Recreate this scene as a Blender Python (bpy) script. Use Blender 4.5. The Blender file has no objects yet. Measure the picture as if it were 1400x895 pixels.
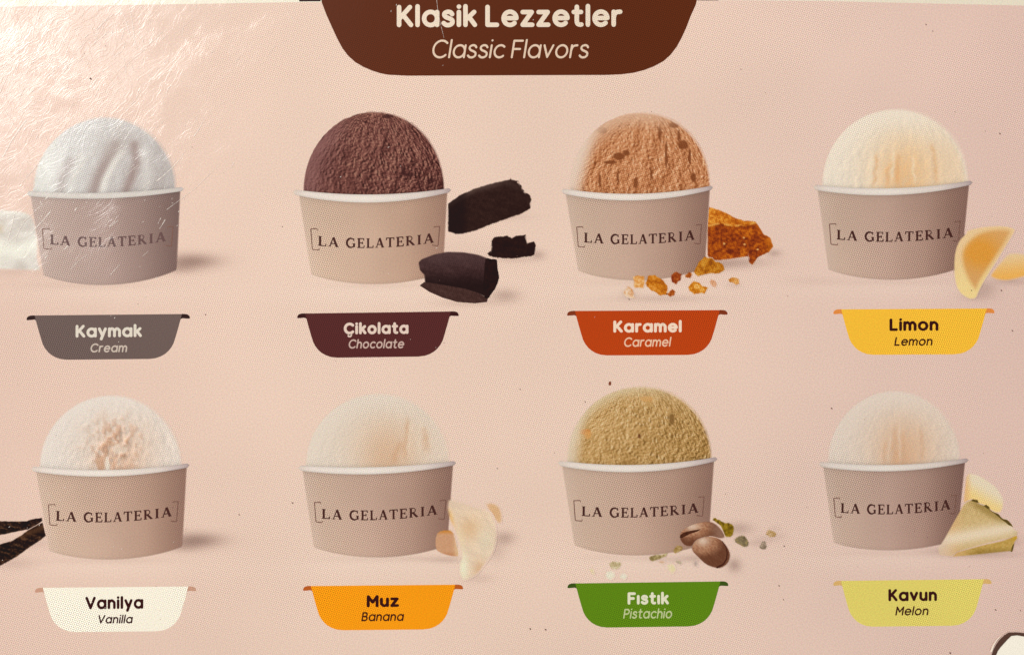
# A laminated gelato menu photographed from straight above.  The menu is a real
# flat print: every printed picture is a flat ink sheet lying on the card, the
# shine and the scratches come from the glossy film under a real lamp.
import bpy, math, random
import numpy as np
from mathutils import Vector

PX = 0.0002                       # one photograph pixel on the menu = 0.2 mm
CX, CY = 700.0, 447.5
def W(x, y, z=0.0):
    return ((x - CX) * PX, (CY - y) * PX, z)

# ------------------------------------------------------------------ camera
sc = bpy.context.scene
cam_d = bpy.data.cameras.new('camera'); cam = bpy.data.objects.new('camera', cam_d)
sc.collection.objects.link(cam); sc.camera = cam
CARD = 0.0016
CAM_H = 0.28 * 50 / 36 + CARD
cam.location = (0, 0, CAM_H)
cam_d.lens = 50; cam_d.sensor_width = 36
cam_d.clip_start = 0.01; cam_d.clip_end = 50

# ------------------------------------------------------------------ world, lamps, exposure
world = bpy.data.worlds.new('World'); sc.world = world; world.use_nodes = True
bg_n = world.node_tree.nodes['Background']
bg_n.inputs[0].default_value = (1.0, 0.97, 0.94, 1); bg_n.inputs[1].default_value = 0.13

def area(name, loc, size, power, col, target=(0, 0, 0)):
    d = bpy.data.lights.new(name, 'AREA'); d.shape = 'DISK'; d.size = size
    d.energy = power; d.color = col
    o = bpy.data.objects.new(name, d); sc.collection.objects.link(o)
    o.location = loc
    o.rotation_euler = (Vector(target) - Vector(loc)).to_track_quat('-Z', 'Y').to_euler()
    return o
area('ceiling_lamp', (-0.93, 0.66, 1.45), 0.40, 38.5, (1.0, 0.98, 0.945))
area('fill_light', (1.7, -1.5, 1.6), 0.9, 25.0, (1.0, 0.965, 0.945))  # added fill light opposite the ceiling lamp, evens out the diffuse light

sc.view_settings.view_transform = 'Standard'; sc.view_settings.look = 'None'
sc.view_settings.exposure = 0; sc.view_settings.gamma = 1
sc.view_settings.use_curve_mapping = False
sc.render.engine = 'CYCLES'
sc.cycles.use_denoising = False
sc.cycles.max_bounces = 4

# ------------------------------------------------------------------ ink colours
INK = 0.815                       # ink reflectance per displayed linear value
def lin(c):
    c = np.clip(np.asarray(c, float) / 255.0, 0, 1)
    return np.where(c <= .04045, c / 12.92, ((c + .055) / 1.055) ** 2.4)
def ink(c):
    c = lin(c)
    return np.clip((c * INK - 0.004), 0.0015, 0.93)

# ------------------------------------------------------------------ materials
def nn(nt, t, **kw):
    n = nt.nodes.new(t)
    for k, v in kw.items(): setattr(n, k, v)
    return n
def math_(nt, op, a, b=None, c=None, clamp=False):
    n = nn(nt, 'ShaderNodeMath', operation=op, use_clamp=clamp)
    for i, v in enumerate((a, b, c)):
        if v is None: continue
        if isinstance(v, (int, float)): n.inputs[i].default_value = v
        else: nt.links.new(v, n.inputs[i])
    return n.outputs[0]

def film_group():
    """printed ink (halftone + grain) under a scratched glossy film"""
    g = bpy.data.node_groups.new('laminated_print', 'ShaderNodeTree')
    g.interface.new_socket('Color', in_out='INPUT', socket_type='NodeSocketColor')
    s = g.interface.new_socket('Screen', in_out='INPUT', socket_type='NodeSocketFloat'); s.default_value = 0.06
    g.interface.new_socket('BSDF', in_out='OUTPUT', socket_type='NodeSocketShader')
    L = g.links.new
    gi = nn(g, 'NodeGroupInput'); go = nn(g, 'NodeGroupOutput')
    geo = nn(g, 'ShaderNodeNewGeometry')
    px = nn(g, 'ShaderNodeVectorMath', operation='SCALE'); px.inputs['Scale'].default_value = 1 / PX
    L(geo.outputs['Position'], px.inputs[0])
    wn = nn(g, 'ShaderNodeTexNoise', noise_dimensions='2D'); wn.inputs['Scale'].default_value = 1 / 46; wn.inputs['Detail'].default_value = 2
    L(px.outputs[0], wn.inputs['Vector'])
    w1 = nn(g, 'ShaderNodeVectorMath', operation='MULTIPLY_ADD'); L(wn.outputs['Color'], w1.inputs[0]); w1.inputs[1].default_value = (34, 34, 0); w1.inputs[2].default_value = (-17, -17, 0)
    warped = nn(g, 'ShaderNodeVectorMath', operation='ADD'); L(px.outputs[0], warped.inputs[0]); L(w1.outputs[0], warped.inputs[1])
    def mapped(rot, sx, sy, loc=(0, 0, 0), src=None):
        m = nn(g, 'ShaderNodeMapping', vector_type='TEXTURE')
        m.inputs['Rotation'].default_value = (0, 0, math.radians(rot))
        m.inputs['Scale'].default_value = (sx, sy, 1)
        m.inputs['Location'].default_value = loc
        L((src or px).outputs[0], m.inputs[0]); return m.outputs[0]
    def noise(vec, scale=1.0, detail=2.0, rough=.5):
        n = nn(g, 'ShaderNodeTexNoise', noise_dimensions='2D')
        n.inputs['Scale'].default_value = scale; n.inputs['Detail'].default_value = detail
        n.inputs['Roughness'].default_value = rough
        L(vec, n.inputs['Vector']); return n.outputs['Fac']
    # halftone rosette: two crossed dot screens
    def screen(rot, p):
        sp = nn(g, 'ShaderNodeSeparateXYZ'); L(mapped(rot, p, p), sp.inputs[0])
        a = math_(g, 'SINE', math_(g, 'MULTIPLY', sp.outputs[0], 2 * math.pi))
        b = math_(g, 'SINE', math_(g, 'MULTIPLY', sp.outputs[1], 2 * math.pi))
        return math_(g, 'MULTIPLY', a, b)
    h = math_(g, 'ADD', screen(22, 3.5), math_(g, 'MULTIPLY', screen(52, 3.3), 0.6))
    grain = math_(g, 'SUBTRACT', noise(mapped(0, 1.7, 1.7), 1, 1.0), 0.5)
    big = math_(g, 'SUBTRACT', noise(mapped(10, 260, 200), 1, 2.0), 0.5)
    patchy = noise(mapped(30, 190, 150, (70, 10, 0)), 1, 2.0)
    f = math_(g, 'ADD', 1.0, math_(g, 'MULTIPLY', math_(g, 'MULTIPLY', h, math_(g, 'MULTIPLY', gi.outputs['Screen'], 3.6)),
                                  math_(g, 'MULTIPLY_ADD', patchy, 4.6, -1.75, clamp=True)))
    f = math_(g, 'ADD', f, math_(g, 'MULTIPLY', grain, 0.34))
    f = math_(g, 'ADD', f, math_(g, 'MULTIPLY', big, 0.10))
    col = nn(g, 'ShaderNodeVectorMath', operation='SCALE')
    L(gi.outputs['Color'], col.inputs[0]); L(f, col.inputs['Scale'])
    # slight chroma speckle of the inks
    cn = nn(g, 'ShaderNodeTexNoise', noise_dimensions='2D')
    cn.inputs['Scale'].default_value = 1; cn.inputs['Detail'].default_value = 1
    L(mapped(0, 2.2, 2.2, (31, 7, 0)), cn.inputs['Vector'])
    c1 = nn(g, 'ShaderNodeVectorMath', operation='MULTIPLY_ADD'); L(cn.outputs['Color'], c1.inputs[0])
    c1.inputs[1].default_value = (.22, .22, .26); c1.inputs[2].default_value = (.89, .89, .87)
    cm = nn(g, 'ShaderNodeVectorMath', operation='MULTIPLY'); L(col.outputs[0], cm.inputs[0]); L(c1.outputs[0], cm.inputs[1])
    # scratches in the film: thin stretched ridges in three directions, worn in clouds
    wear = math_(g, 'MULTIPLY_ADD', noise(mapped(40, 90, 60, (20, 40, 0)), 1, 3.0, .6), 4.0, -1.55, clamp=True)
    # film wear kept to the upper left corner, so scratches show only in the glare
    ln = nn(g, 'ShaderNodeVectorMath', operation='DISTANCE'); L(px.outputs[0], ln.inputs[0]); ln.inputs[1].default_value = (-760, 470, 0)
    rub = nn(g, 'ShaderNodeMapRange'); rub.interpolation_type = 'SMOOTHSTEP'
    L(math_(g, 'ADD', ln.outputs['Value'], math_(g, 'MULTIPLY', noise(mapped(50, 120, 45), 1, 3.0, .6), -340)), rub.inputs[0])
    rub.inputs[1].default_value = 0; rub.inputs[2].default_value = 300; rub.inputs[3].default_value = 1; rub.inputs[4].default_value = 0
    def hair(rot, ln, wd, lo, hi, loc):
        n = noise(mapped(rot, ln, wd, loc, warped), 1, 1.5, .5)
        r = math_(g, 'ABSOLUTE', math_(g, 'SUBTRACT', n, .5))
        r = nn(g, 'ShaderNodeMapRange'); r.interpolation_type = 'SMOOTHSTEP'
        L(n, r.inputs[0]); r.inputs[1].default_value = lo; r.inputs[2].default_value = hi
        return r.outputs[0]
    hs = math_(g, 'ADD', hair(52, 60, 2.2, .56, .76, (0, 0, 0)), hair(38, 95, 3.4, .56, .78, (400, 90, 0)))
    hs = math_(g, 'ADD', hs, math_(g, 'MULTIPLY', hair(112, 50, 2.6, .60, .80, (100, 900, 0)), .7))
    speck = hair(60, 4.4, 2.6, .64, .84, (9, 33, 0))
    hs = math_(g, 'ADD', hs, speck)
    hs = math_(g, 'MULTIPLY', hs, math_(g, 'ADD', math_(g, 'MULTIPLY', math_(g, 'MULTIPLY_ADD', wear, .9, .10), rub.outputs[0]), .04), clamp=True)
    fine = noise(mapped(0, 2.4, 2.4, (5, 5, 0)), 1, 2.0)
    crinkle = math_(g, 'MULTIPLY', noise(mapped(46, 11, 1.7, (3, 8, 0), warped), 1, 2.0, .6), math_(g, 'MULTIPLY', rub.outputs[0], .75))
    hgt = math_(g, 'ADD', math_(g, 'MULTIPLY', hs, 1.15), math_(g, 'MULTIPLY', fine, .22))
    hgt = math_(g, 'ADD', hgt, crinkle)
    bump = nn(g, 'ShaderNodeBump'); bump.inputs['Strength'].default_value = 1.0
    bump.inputs['Distance'].default_value = PX * 0.15
    L(hgt, bump.inputs['Height'])
    rough = math_(g, 'MULTIPLY_ADD', math_(g, 'MULTIPLY', math_(g, 'ADD', wear, .2), rub.outputs[0]), .17, .20)
    rough = math_(g, 'MULTIPLY_ADD', hs, .16, rough)
    b = nn(g, 'ShaderNodeBsdfPrincipled')
    L(cm.outputs[0], b.inputs['Base Color'])
    b.inputs['Roughness'].default_value = 0.8
    b.inputs['Specular IOR Level'].default_value = 0.0
    b.inputs['Coat Weight'].default_value = 1.0
    b.inputs['Coat IOR'].default_value = 1.5
    L(rough, b.inputs['Coat Roughness']); L(bump.outputs[0], b.inputs['Coat Normal'])
    L(b.outputs[0], go.inputs['BSDF'])
    return g
FILM = film_group()

def print_mat(name, color=None, screen=.06):
    m = bpy.data.materials.new(name); m.use_nodes = True; nt = m.node_tree; nt.nodes.clear()
    out = nn(nt, 'ShaderNodeOutputMaterial'); g = nn(nt, 'ShaderNodeGroup'); g.node_tree = FILM
    g.inputs['Screen'].default_value = screen
    if color is None:
        a = nn(nt, 'ShaderNodeAttribute', attribute_name='ink'); nt.links.new(a.outputs['Color'], g.inputs['Color'])
    else:
        c = ink(color); g.inputs['Color'].default_value = (c[0], c[1], c[2], 1)
    nt.links.new(g.outputs[0], out.inputs[0]); return m
MATS = {}
def M(name, color=None, screen=.06):
    if name not in MATS: MATS[name] = print_mat(name, color, screen)
    return MATS[name]
def solid_mat(name, color, rough=.5, coat=0.0):
    m = bpy.data.materials.new(name); m.use_nodes = True; nt = m.node_tree
    b = nt.nodes['Principled BSDF']
    n = nn(nt, 'ShaderNodeTexNoise'); n.inputs['Scale'].default_value = 900; n.inputs['Detail'].default_value = 4
    r = nn(nt, 'ShaderNodeValToRGB'); c = lin(color)
    r.color_ramp.elements[0].color = (*(c * .86), 1); r.color_ramp.elements[1].color = (*np.clip(c * 1.08, 0, .95), 1)
    r.color_ramp.elements[0].position = .3; r.color_ramp.elements[1].position = .7
    nt.links.new(n.outputs['Fac'], r.inputs[0]); nt.links.new(r.outputs[0], b.inputs['Base Color'])
    b.inputs['Roughness'].default_value = rough; b.inputs['Coat Weight'].default_value = coat
    bp = nn(nt, 'ShaderNodeBump'); bp.inputs['Strength'].default_value = .3; bp.inputs['Distance'].default_value = .0002
    nt.links.new(n.outputs['Fac'], bp.inputs['Height']); nt.links.new(bp.outputs[0], b.inputs['Normal'])
    return m

# ------------------------------------------------------------------ object helpers
Zs = CARD + 0.000008
def zl(k): return Zs + k * 0.000009        # layer heights of the print

def tag(o, label=None, cat=None, group=None, kind=None):
    if label: o['label'] = label
    if cat: o['category'] = cat
    if group: o['group'] = group
    if kind: o['kind'] = kind
    return o
def thing(name, x, y, label, cat, group=None):
    o = bpy.data.objects.new(name, None); sc.collection.objects.link(o)
    o.empty_display_size = .005; o.location = W(x, y, CARD); tag(o, label, cat, group); return o
def origin_of(parent):
    v = Vector((0, 0, 0))
    while parent is not None: v = v + parent.location; parent = parent.parent
    return v
def link_mesh(name, verts, faces, mat, parent=None, cols=None, loc=None):
    """verts in world metres (n,3)"""
    verts = np.asarray(verts, float)
    me = bpy.data.meshes.new(name)
    base = origin_of(parent)
    off = np.array(base)
    if loc is not None: off = np.array(loc)
    v = verts - off
    if isinstance(faces, np.ndarray):
        nf, k = faces.shape
        me.vertices.add(len(v)); me.vertices.foreach_set('co', v.astype(np.float32).ravel())
        me.loops.add(nf * k); me.loops.foreach_set('vertex_index', faces.astype(np.int32).ravel())
        me.polygons.add(nf)
        me.polygons.foreach_set('loop_start', np.arange(0, nf * k, k, dtype=np.int32))
        me.update(calc_edges=True)
    else:
        me.from_pydata([tuple(p) for p in v], [], faces); me.update()
    if cols is not None:
        c = np.ones((len(v), 4), np.float32); c[:, :3] = ink(cols)
        at = me.color_attributes.new('ink', 'FLOAT_COLOR', 'POINT'); at.data.foreach_set('color', c.ravel())
    me.materials.append(mat)
    o = bpy.data.objects.new(name, me); sc.collection.objects.link(o)
    if parent is not None: o.parent = parent
    if loc is not None: o.location = Vector(loc) - base
    return o

# ------------------------------------------------------------------ small numeric toolbox
def ss(a, b, x):
    t = np.clip((x - a) / (b - a), 0, 1); return t * t * (3 - 2 * t)
def _h(ix, iy, seed):
    n = (ix.astype(np.int64) * 374761393 + iy.astype(np.int64) * 668265263 + seed * 1274126177) & 0x7fffffff
    n = ((n ^ (n >> 13)) * 1274126177) & 0x7fffffff
    n = (n ^ (n >> 16)) & 0xffff
    return n / 65535.0
def vn(x, y, seed=0):
    ix = np.floor(x); iy = np.floor(y); fx = x - ix; fy = y - iy
    fx = fx * fx * (3 - 2 * fx); fy = fy * fy * (3 - 2 * fy)
    a = _h(ix, iy, seed); b = _h(ix + 1, iy, seed); c = _h(ix, iy + 1, seed); d = _h(ix + 1, iy + 1, seed)
    return (a * (1 - fx) + b * fx) * (1 - fy) + (c * (1 - fx) + d * fx) * fy
def fbm(x, y, seed=0, o=4, g=.5):
    s = 0; a = 1; t = 0
    for k in range(o):
        s = s + a * vn(x * 2 ** k + 17.3 * k, y * 2 ** k - 9.1 * k, seed + k); t += a; a *= g
    return s / t
def mix(a, b, t):
    a = np.asarray(a, float); b = np.asarray(b, float); t = np.asarray(t)[..., None]
    return a * (1 - t) + b * t
def ramp(t, stops):
    ts = [s[0] for s in stops]
    return np.stack([np.interp(t, ts, [s[1][k] for s in stops]) for k in range(3)], -1)
def inside(poly, x, y):
    r = np.zeros(x.shape, bool); n = len(poly)
    for i in range(n):
        x0, y0 = poly[i]; x1, y1 = poly[(i + 1) % n]
        if y0 == y1: continue
        c = (y0 > y) != (y1 > y)
        r ^= c & (x < (x1 - x0) * (y - y0) / (y1 - y0) + x0)
    return r
def edge_dist(poly, x, y):
    d = np.full(x.shape, 1e9); n = len(poly)
    for i in range(n):
        x0, y0 = poly[i]; x1, y1 = poly[(i + 1) % n]
        dx, dy = x1 - x0, y1 - y0; l = dx * dx + dy * dy
        if l < 1e-9: continue
        t = np.clip(((x - x0) * dx + (y - y0) * dy) / l, 0, 1)
        d = np.minimum(d, np.hypot(x - x0 - t * dx, y - y0 - t * dy))
    return d
def smooth_poly(p, it=2):
    for _ in range(it):
        q = []
        for i in range(len(p)):
            a = p[i]; b = p[(i + 1) % len(p)]
            q.append((a[0] * .75 + b[0] * .25, a[1] * .75 + b[1] * .25))
            q.append((a[0] * .25 + b[0] * .75, a[1] * .25 + b[1] * .75))
        p = q
    return p
def rough_poly(p, amp, seed, step=2.0):
    rnd = random.Random(seed); q = []
    for i in range(len(p)):
        a = p[i]; b = p[(i + 1) % len(p)]
        L = math.hypot(b[0] - a[0], b[1] - a[1]); n = max(1, int(L / step))
        for k in range(n):
            t = k / n; o = rnd.uniform(-amp, amp)
            nx, ny = -(b[1] - a[1]) / (L + 1e-9), (b[0] - a[0]) / (L + 1e-9)
            q.append((a[0] + (b[0] - a[0]) * t + nx * o, a[1] + (b[1] - a[1]) * t + ny * o))
    return q

def grid_between(name, xs, yt, yb, ny, z, mat, parent, colfn):
    """sheet of quads between an upper and a lower outline"""
    nx = len(xs); v = np.linspace(0, 1, ny)[:, None]
    X = np.repeat(np.asarray(xs)[None, :], ny, 0); Y = yt[None, :] * (1 - v) + yb[None, :] * v
    cols = colfn(X.ravel(), Y.ravel())
    P = np.stack([(X.ravel() - CX) * PX, (CY - Y.ravel()) * PX, np.full(X.size, z)], -1)
    i = np.arange(ny - 1)[:, None] * nx + np.arange(nx - 1)[None, :]
    F = np.stack([i, i + nx, i + nx + 1, i + 1], -1).reshape(-1, 4)
    return link_mesh(name, P, F, mat, parent, cols)

def patch(name, poly, z, mat, parent, colfn, step=1.0):
    """print of any outline that is single-valued along x"""
    px = np.array([p[0] for p in poly]); x0, x1 = px.min(), px.max()
    xs = np.linspace(x0 + 1e-4, x1 - 1e-4, max(4, int((x1 - x0) / step) + 1))
    yt = np.full(len(xs), 1e9); yb = np.full(len(xs), -1e9); n = len(poly)
    for i in range(n):
        ax, ay = poly[i]; bx, by = poly[(i + 1) % n]
        if ax == bx: continue
        lo, hi = min(ax, bx), max(ax, bx)
        m = (xs >= lo) & (xs <= hi); y = ay + (by - ay) * (xs - ax) / (bx - ax)
        yt = np.where(m, np.minimum(yt, y), yt); yb = np.where(m, np.maximum(yb, y), yb)
    ny = max(4, int((yb - yt).max() / step) + 1)
    return grid_between(name, xs, yt, yb, ny, z, mat, parent, colfn)

def flat(name, poly, z, mat, parent=None):
    """plain printed shape, one colour"""
    c = sum(p[0] for p in poly) / len(poly), sum(p[1] for p in poly) / len(poly)
    area2 = sum(poly[i][0] * poly[(i + 1) % len(poly)][1] - poly[(i + 1) % len(poly)][0] * poly[i][1] for i in range(len(poly)))
    if area2 > 0: poly = poly[::-1]
    return link_mesh(name, [W(x, y, z) for x, y in poly], [list(range(len(poly)))], mat, parent)

# ------------------------------------------------------------------ stroke lettering
def arc(cx, cy, rx, ry, a0, a1, n=14):
    return [(cx + rx * math.cos(math.radians(a0 + (a1 - a0) * i / n)), cy + ry * math.sin(math.radians(a0 + (a1 - a0) * i / n))) for i in range(n + 1)]
def spl(pts, n=6):
    P = [pts[0]] + list(pts) + [pts[-1]]; out = []
    for i in range(1, len(P) - 2):
        for k in range(n):
            t = k / n; a, b, c, d = P[i - 1], P[i], P[i + 1], P[i + 2]
            out.append(tuple(.5 * (2 * b[j] + (c[j] - a[j]) * t + (2 * a[j] - 5 * b[j] + 4 * c[j] - d[j]) * t * t + (3 * b[j] - a[j] - 3 * c[j] + d[j]) * t ** 3) for j in (0, 1)))
    out.append(pts[-1]); return out
X_ = .72; R_ = .36
S_curve = spl([(.47, .60), (.38, .70), (.22, .73), (.07, .66), (.04, .54), (.14, .43), (.32, .36), (.47, .26), (.47, .10), (.33, .0), (.14, .0), (.0, .10)])
def arch(x, w): return spl([(x, .34), (x + .04, .56), (x + w * .5, .73), (x + w - .03, .56), (x + w, .36), (x + w, .18), (x + w, 0)])
GL = {
 'a': (.72, [arc(.36, .36, .36, .37, 0, 360, 24), [(.72, .72), (.72, 0)]]),
 'c': (.60, [arc(.36, .36, .36, .37, 48, 312, 18)]),
 'e': (.70, [[(.02, .37), (.70, .37)], arc(.36, .36, .355, .37, 2, 315, 20)]),
 'o': (.72, [arc(.36, .36, .36, .37, 0, 360, 24)]),
 'i': (.0, [[(0, 0), (0, .72)], [(0, 1.02), (0.005, 1.02)]]),
 'ı': (.0, [[(0, 0), (0, .72)]]),
 'l': (.0, [[(0, 0), (0, 1.04)]]),
 'k': (.52, [[(0, 0), (0, 1.04)], [(.04, .30), (.48, .72)], [(.20, .44), (.52, 0)]]),
 'K': (.66, [[(0, 0), (0, 1)], [(.03, .36), (.60, 1)], [(.22, .56), (.66, 0)]]),
 'L': (.52, [[(0, 1), (0, 0)], [(0, 0), (.52, 0)]]),
 's': (.48, [S_curve]),
 'z': (.52, [[(0, .71), (.50, .71)], [(.50, .71), (.0, 0)], [(0, 0), (.53, 0)]]),
 't': (.42, [spl([(.17, 1.0), (.17, .6), (.17, .2), (.22, .05), (.35, 0), (.42, .01)]), [(0, .71), (.40, .71)]]),
 'r': (.36, [[(0, 0), (0, .72)], spl([(0, .40), (.06, .60), (.18, .70), (.36, .72)])]),
 'm': (.98, [[(0, 0), (0, .72)], arch(0, .49), arch(.49, .49)]),
 'n': (.56, [[(0, 0), (0, .72)], arch(0, .56)]),
 'h': (.56, [[(0, 0), (0, 1.04)], arch(0, .56)]),
 'u': (.56, [[(.56, 0), (.56, .72)], [(.56 - a, .72 - b) for a, b in arch(0, .56)]]),
 'v': (.58, [[(0, .72), (.29, .02)], [(.29, .02), (.58, .72)]]),
 'y': (.58, [[(0, .72), (.30, .04)], [(.58, .72), (.18, -.30)]]),
 'C': (.86, [arc(.50, .50, .50, .51, 45, 315, 22)]),
 'Ç': (.86, [arc(.50, .50, .50, .51, 45, 315, 22), spl([(.50, -.02), (.52, -.14), (.62, -.20), (.55, -.32), (.42, -.32)])]),
 'F': (.56, [[(0, 0), (0, 1)], [(0, 1), (.56, 1)], [(0, .50), (.46, .50)]]),
 'M': (.82, [[(0, 0), (0, 1)], [(0, 1), (.41, .38)], [(.41, .38), (.82, 1)], [(.82, 1), (.82, 0)]]),
 'V': (.80, [[(0, 1), (.40, 0)], [(.40, 0), (.80, 1)]]),
 'P': (.60, [[(0, 0), (0, 1)], [(0, 1), (.32, 1)] + arc(.34, .73, .27, .27, 88, -88, 12) + [(0, .46)]]),
 'B': (.62, [[(0, 0), (0, 1)], [(0, 1), (.30, 1)] + arc(.32, .76, .24, .24, 88, -88, 10) + [(0, .52)], [(.30, .52)] + arc(.34, .26, .28, .26, 88, -88, 10) + [(0, 0)]]),
}
def ribbon(pts, w0, w1=None, cap=True):
    """outline strip for one stroke -> verts, faces (2-D)"""
    w1 = w0 if w1 is None else w1
    p = [np.array(q, float) for q in pts]; q = [p[0]]
    for a in p[1:]:
        if np.hypot(*(a - q[-1])) > 1e-6: q.append(a)
    p = q; n = len(p); V = []; F = []
    closed = n > 6 and np.hypot(*(p[0] - p[-1])) < 1e-6
    for i in range(n):
        a = p[max(i - 1, 0)]; b = p[min(i + 1, n - 1)]
        if closed and i in (0, n - 1): a, b = p[n - 2], p[1]
        d = b - a; d = d / (np.hypot(*d) + 1e-12)
        w = (w0 + (w1 - w0) * i / max(1, n - 1)) / 2
        nrm = np.array((-d[1], d[0])) * w; V += [p[i] + nrm, p[i] - nrm]
    for i in range(n - 1): F.append([2 * i, 2 * i + 1, 2 * i + 3, 2 * i + 2])
    if cap and not closed:
        for end in (0, n - 1):
            d = (p[1] - p[0]) if end == 0 else (p[-1] - p[-2]); d = d / (np.hypot(*d) + 1e-12)
            if end == 0: d = -d
            w = (w0 if end == 0 else w1) / 2; a0 = math.atan2(d[1], d[0]); k0 = len(V); c = p[end]
            ring = [c + w * np.array((math.cos(a0 + t), math.sin(a0 + t))) for t in np.linspace(-math.pi / 2, math.pi / 2, 7)]
            V += ring; F.append(list(range(k0, k0 + 7)))
    return V, F
def add_strip(VV, FF, V, F, fn, z):
    k = len(VV)
    P = [fn(*v) for v in V]
    VV += [W(a, b, z) for a, b in P]
    for f in F:
        ar = 0
        for i in range(len(f)):
            a = P[f[i]]; b = P[f[(i + 1) % len(f)]]; ar += a[0] * b[1] - b[0] * a[1]
        FF.append([k + i for i in (f if ar < 0 else f[::-1])])
def write(text, x0, x1, ytop, ybase, sw, z, mat, parent, slant=0.0, rise=0.0, label=None):
    """rounded stroke lettering fitted between x0 and x1 (pixels)"""
    H = (ybase - ytop) - sw; w = sw / H; gap = w + .11 if slant == 0 else w + .12
    pen = 0; items = []
    for ch in text:
        if ch == ' ': pen += .34; continue
        wd, st = GL[ch]; items.append((pen, st)); pen += wd + gap
    total = pen - gap + w + slant * 1.0
    sx = (x1 - x0) / total
    rnd = random.Random(text); VV, FF = [], []; k = 0
    for off, st in items:
        for s in st:
            V, F = ribbon(s, w)
            def fn(u, v, off=off):
                u = off + u + w / 2 + slant * v
                x = x0 + u * sx; return (x, ybase - sw / 2 - v * H - rise * (x - x0) / (x1 - x0))
            add_strip(VV, FF, V, F, fn, z + k * 2.0e-7); k += 1
    o = link_mesh('lettering', VV, FF, mat, parent)
    o['label'] = label or 'printed words reading ' + text
    return o
# serif capitals for the cups: strokes (points, width start, width end)
T, t_ = .205, .10
def srf(x, y, w=.30): return ([(x - w / 2, y), (x + w / 2, y)], .06, .06)
SG = {
 'L': (.72, [([(.18, 0), (.18, 1)], T, T), ([(.0, .03), (.72, .03)], t_, t_), ([(.70, 0), (.72, .26)], t_, t_), srf(.18, .97, .36)]),
 'A': (.96, [([(.14, 0), (.48, 1.0)], t_, t_), ([(.48, 1.0), (.82, 0)], T * 1.1, T * 1.1), ([(.26, .33), (.70, .33)], t_, t_), srf(.13, .03), srf(.83, .03)]),
 'G': (.90, [(arc(.46, .5, .40, .47, 50, 120, 8), t_, T), (arc(.46, .5, .40, .47, 118, 242, 10), T, T), (arc(.46, .5, .40, .47, 240, 315, 8), T, t_), ([(.78, .05), (.78, .42)], T, T), srf(.76, .43), ([(.76, .70), (.76, .98)], t_, t_)]),
 'E': (.74, [([(.18, 0), (.18, 1)], T, T), ([(.0, .03), (.70, .03)], t_, t_), ([(.69, 0), (.73, .25)], t_, t_), ([(.0, .97), (.68, .97)], t_, t_), ([(.67, 1), (.68, .76)], t_, t_), ([(.18, .51), (.54, .51)], t_, t_), ([(.54, .38), (.54, .64)], t_, t_)]),
 'T': (.84, [([(.42, 0), (.42, 1)], T, T), ([(.02, .96), (.82, .96)], t_, t_), ([(.03, 1), (.02, .74)], t_, t_), ([(.81, 1), (.82, .74)], t_, t_), srf(.42, .03, .36)]),
 'R': (.90, [([(.18, 0), (.18, 1)], T, T), ([(.0, .97), (.36, .97)] + arc(.38, .74, .23, .23, 85, -85, 8) + [(.20, .50)], .09, .09), ([(.36, .50), (.78, .02)], T, T), srf(.18, .03, .34), srf(.82, .03, .16)]),
 'I': (.36, [([(.18, 0), (.18, 1)], T, T), srf(.18, .03, .36), srf(.18, .97, .36)]),
}
def write_serif(x0, x1, yl, ym, yr, h, brL, brR, mat, mat2, parent, z):
    """[LA GELATERIA] along the curved front of a cup"""
    def base(x):
        t = (x - x0) / (x1 - x0)
        return yl * (1 - t) * (1 - 2 * t) + ym * 4 * t * (1 - t) + yr * t * (2 * t - 1)
    pen = 0; items = []
    for ch in 'LA GELATERIA':
        if ch == ' ': pen += .55; continue
        wd, st = SG[ch]; items.append((pen, st)); pen += wd + .22
    total = pen - .22; VV, FF = [], []; k = 0
    for off, st in items:
        for pts, w0, w1 in st:
            V, F = ribbon(pts, w0, w1, cap=False)
            def fn(u, v, off=off):
                s = (off + u) / total
                s = s + .012 * math.sin(2 * math.pi * (s - .5)) * -1
                x = x0 + s * (x1 - x0); return (x, base(x) - v * h)
            # vertical strokes keep their true width
            add_strip(VV, FF, V, F, fn, z + k * 2.0e-7); k += 1
    o = link_mesh('lettering', VV, FF, mat, parent); o['label'] = 'dark serif capitals reading LA GELATERIA'
    for (xo, xi, yt, yb, s) in (brL, brR):
        path = [(xi, yt + 1.8), (xi - s * .4, yt - s * .5), (xo, yt), (xo + s * .5, yt + .6), (xo + s * 2.5, yb - .6), (xo + s * 3.2, yb), (xi + s * 2, yb + s * .8), (xi + s * 2.4, yb - 1.6)]
        V, F = ribbon(path, 1.25, 1.25, cap=False); VV, FF = [], []
        add_strip(VV, FF, V, F, lambda a, b: (a, b), z)
        link_mesh('bracket', VV, FF, mat2, parent)

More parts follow.
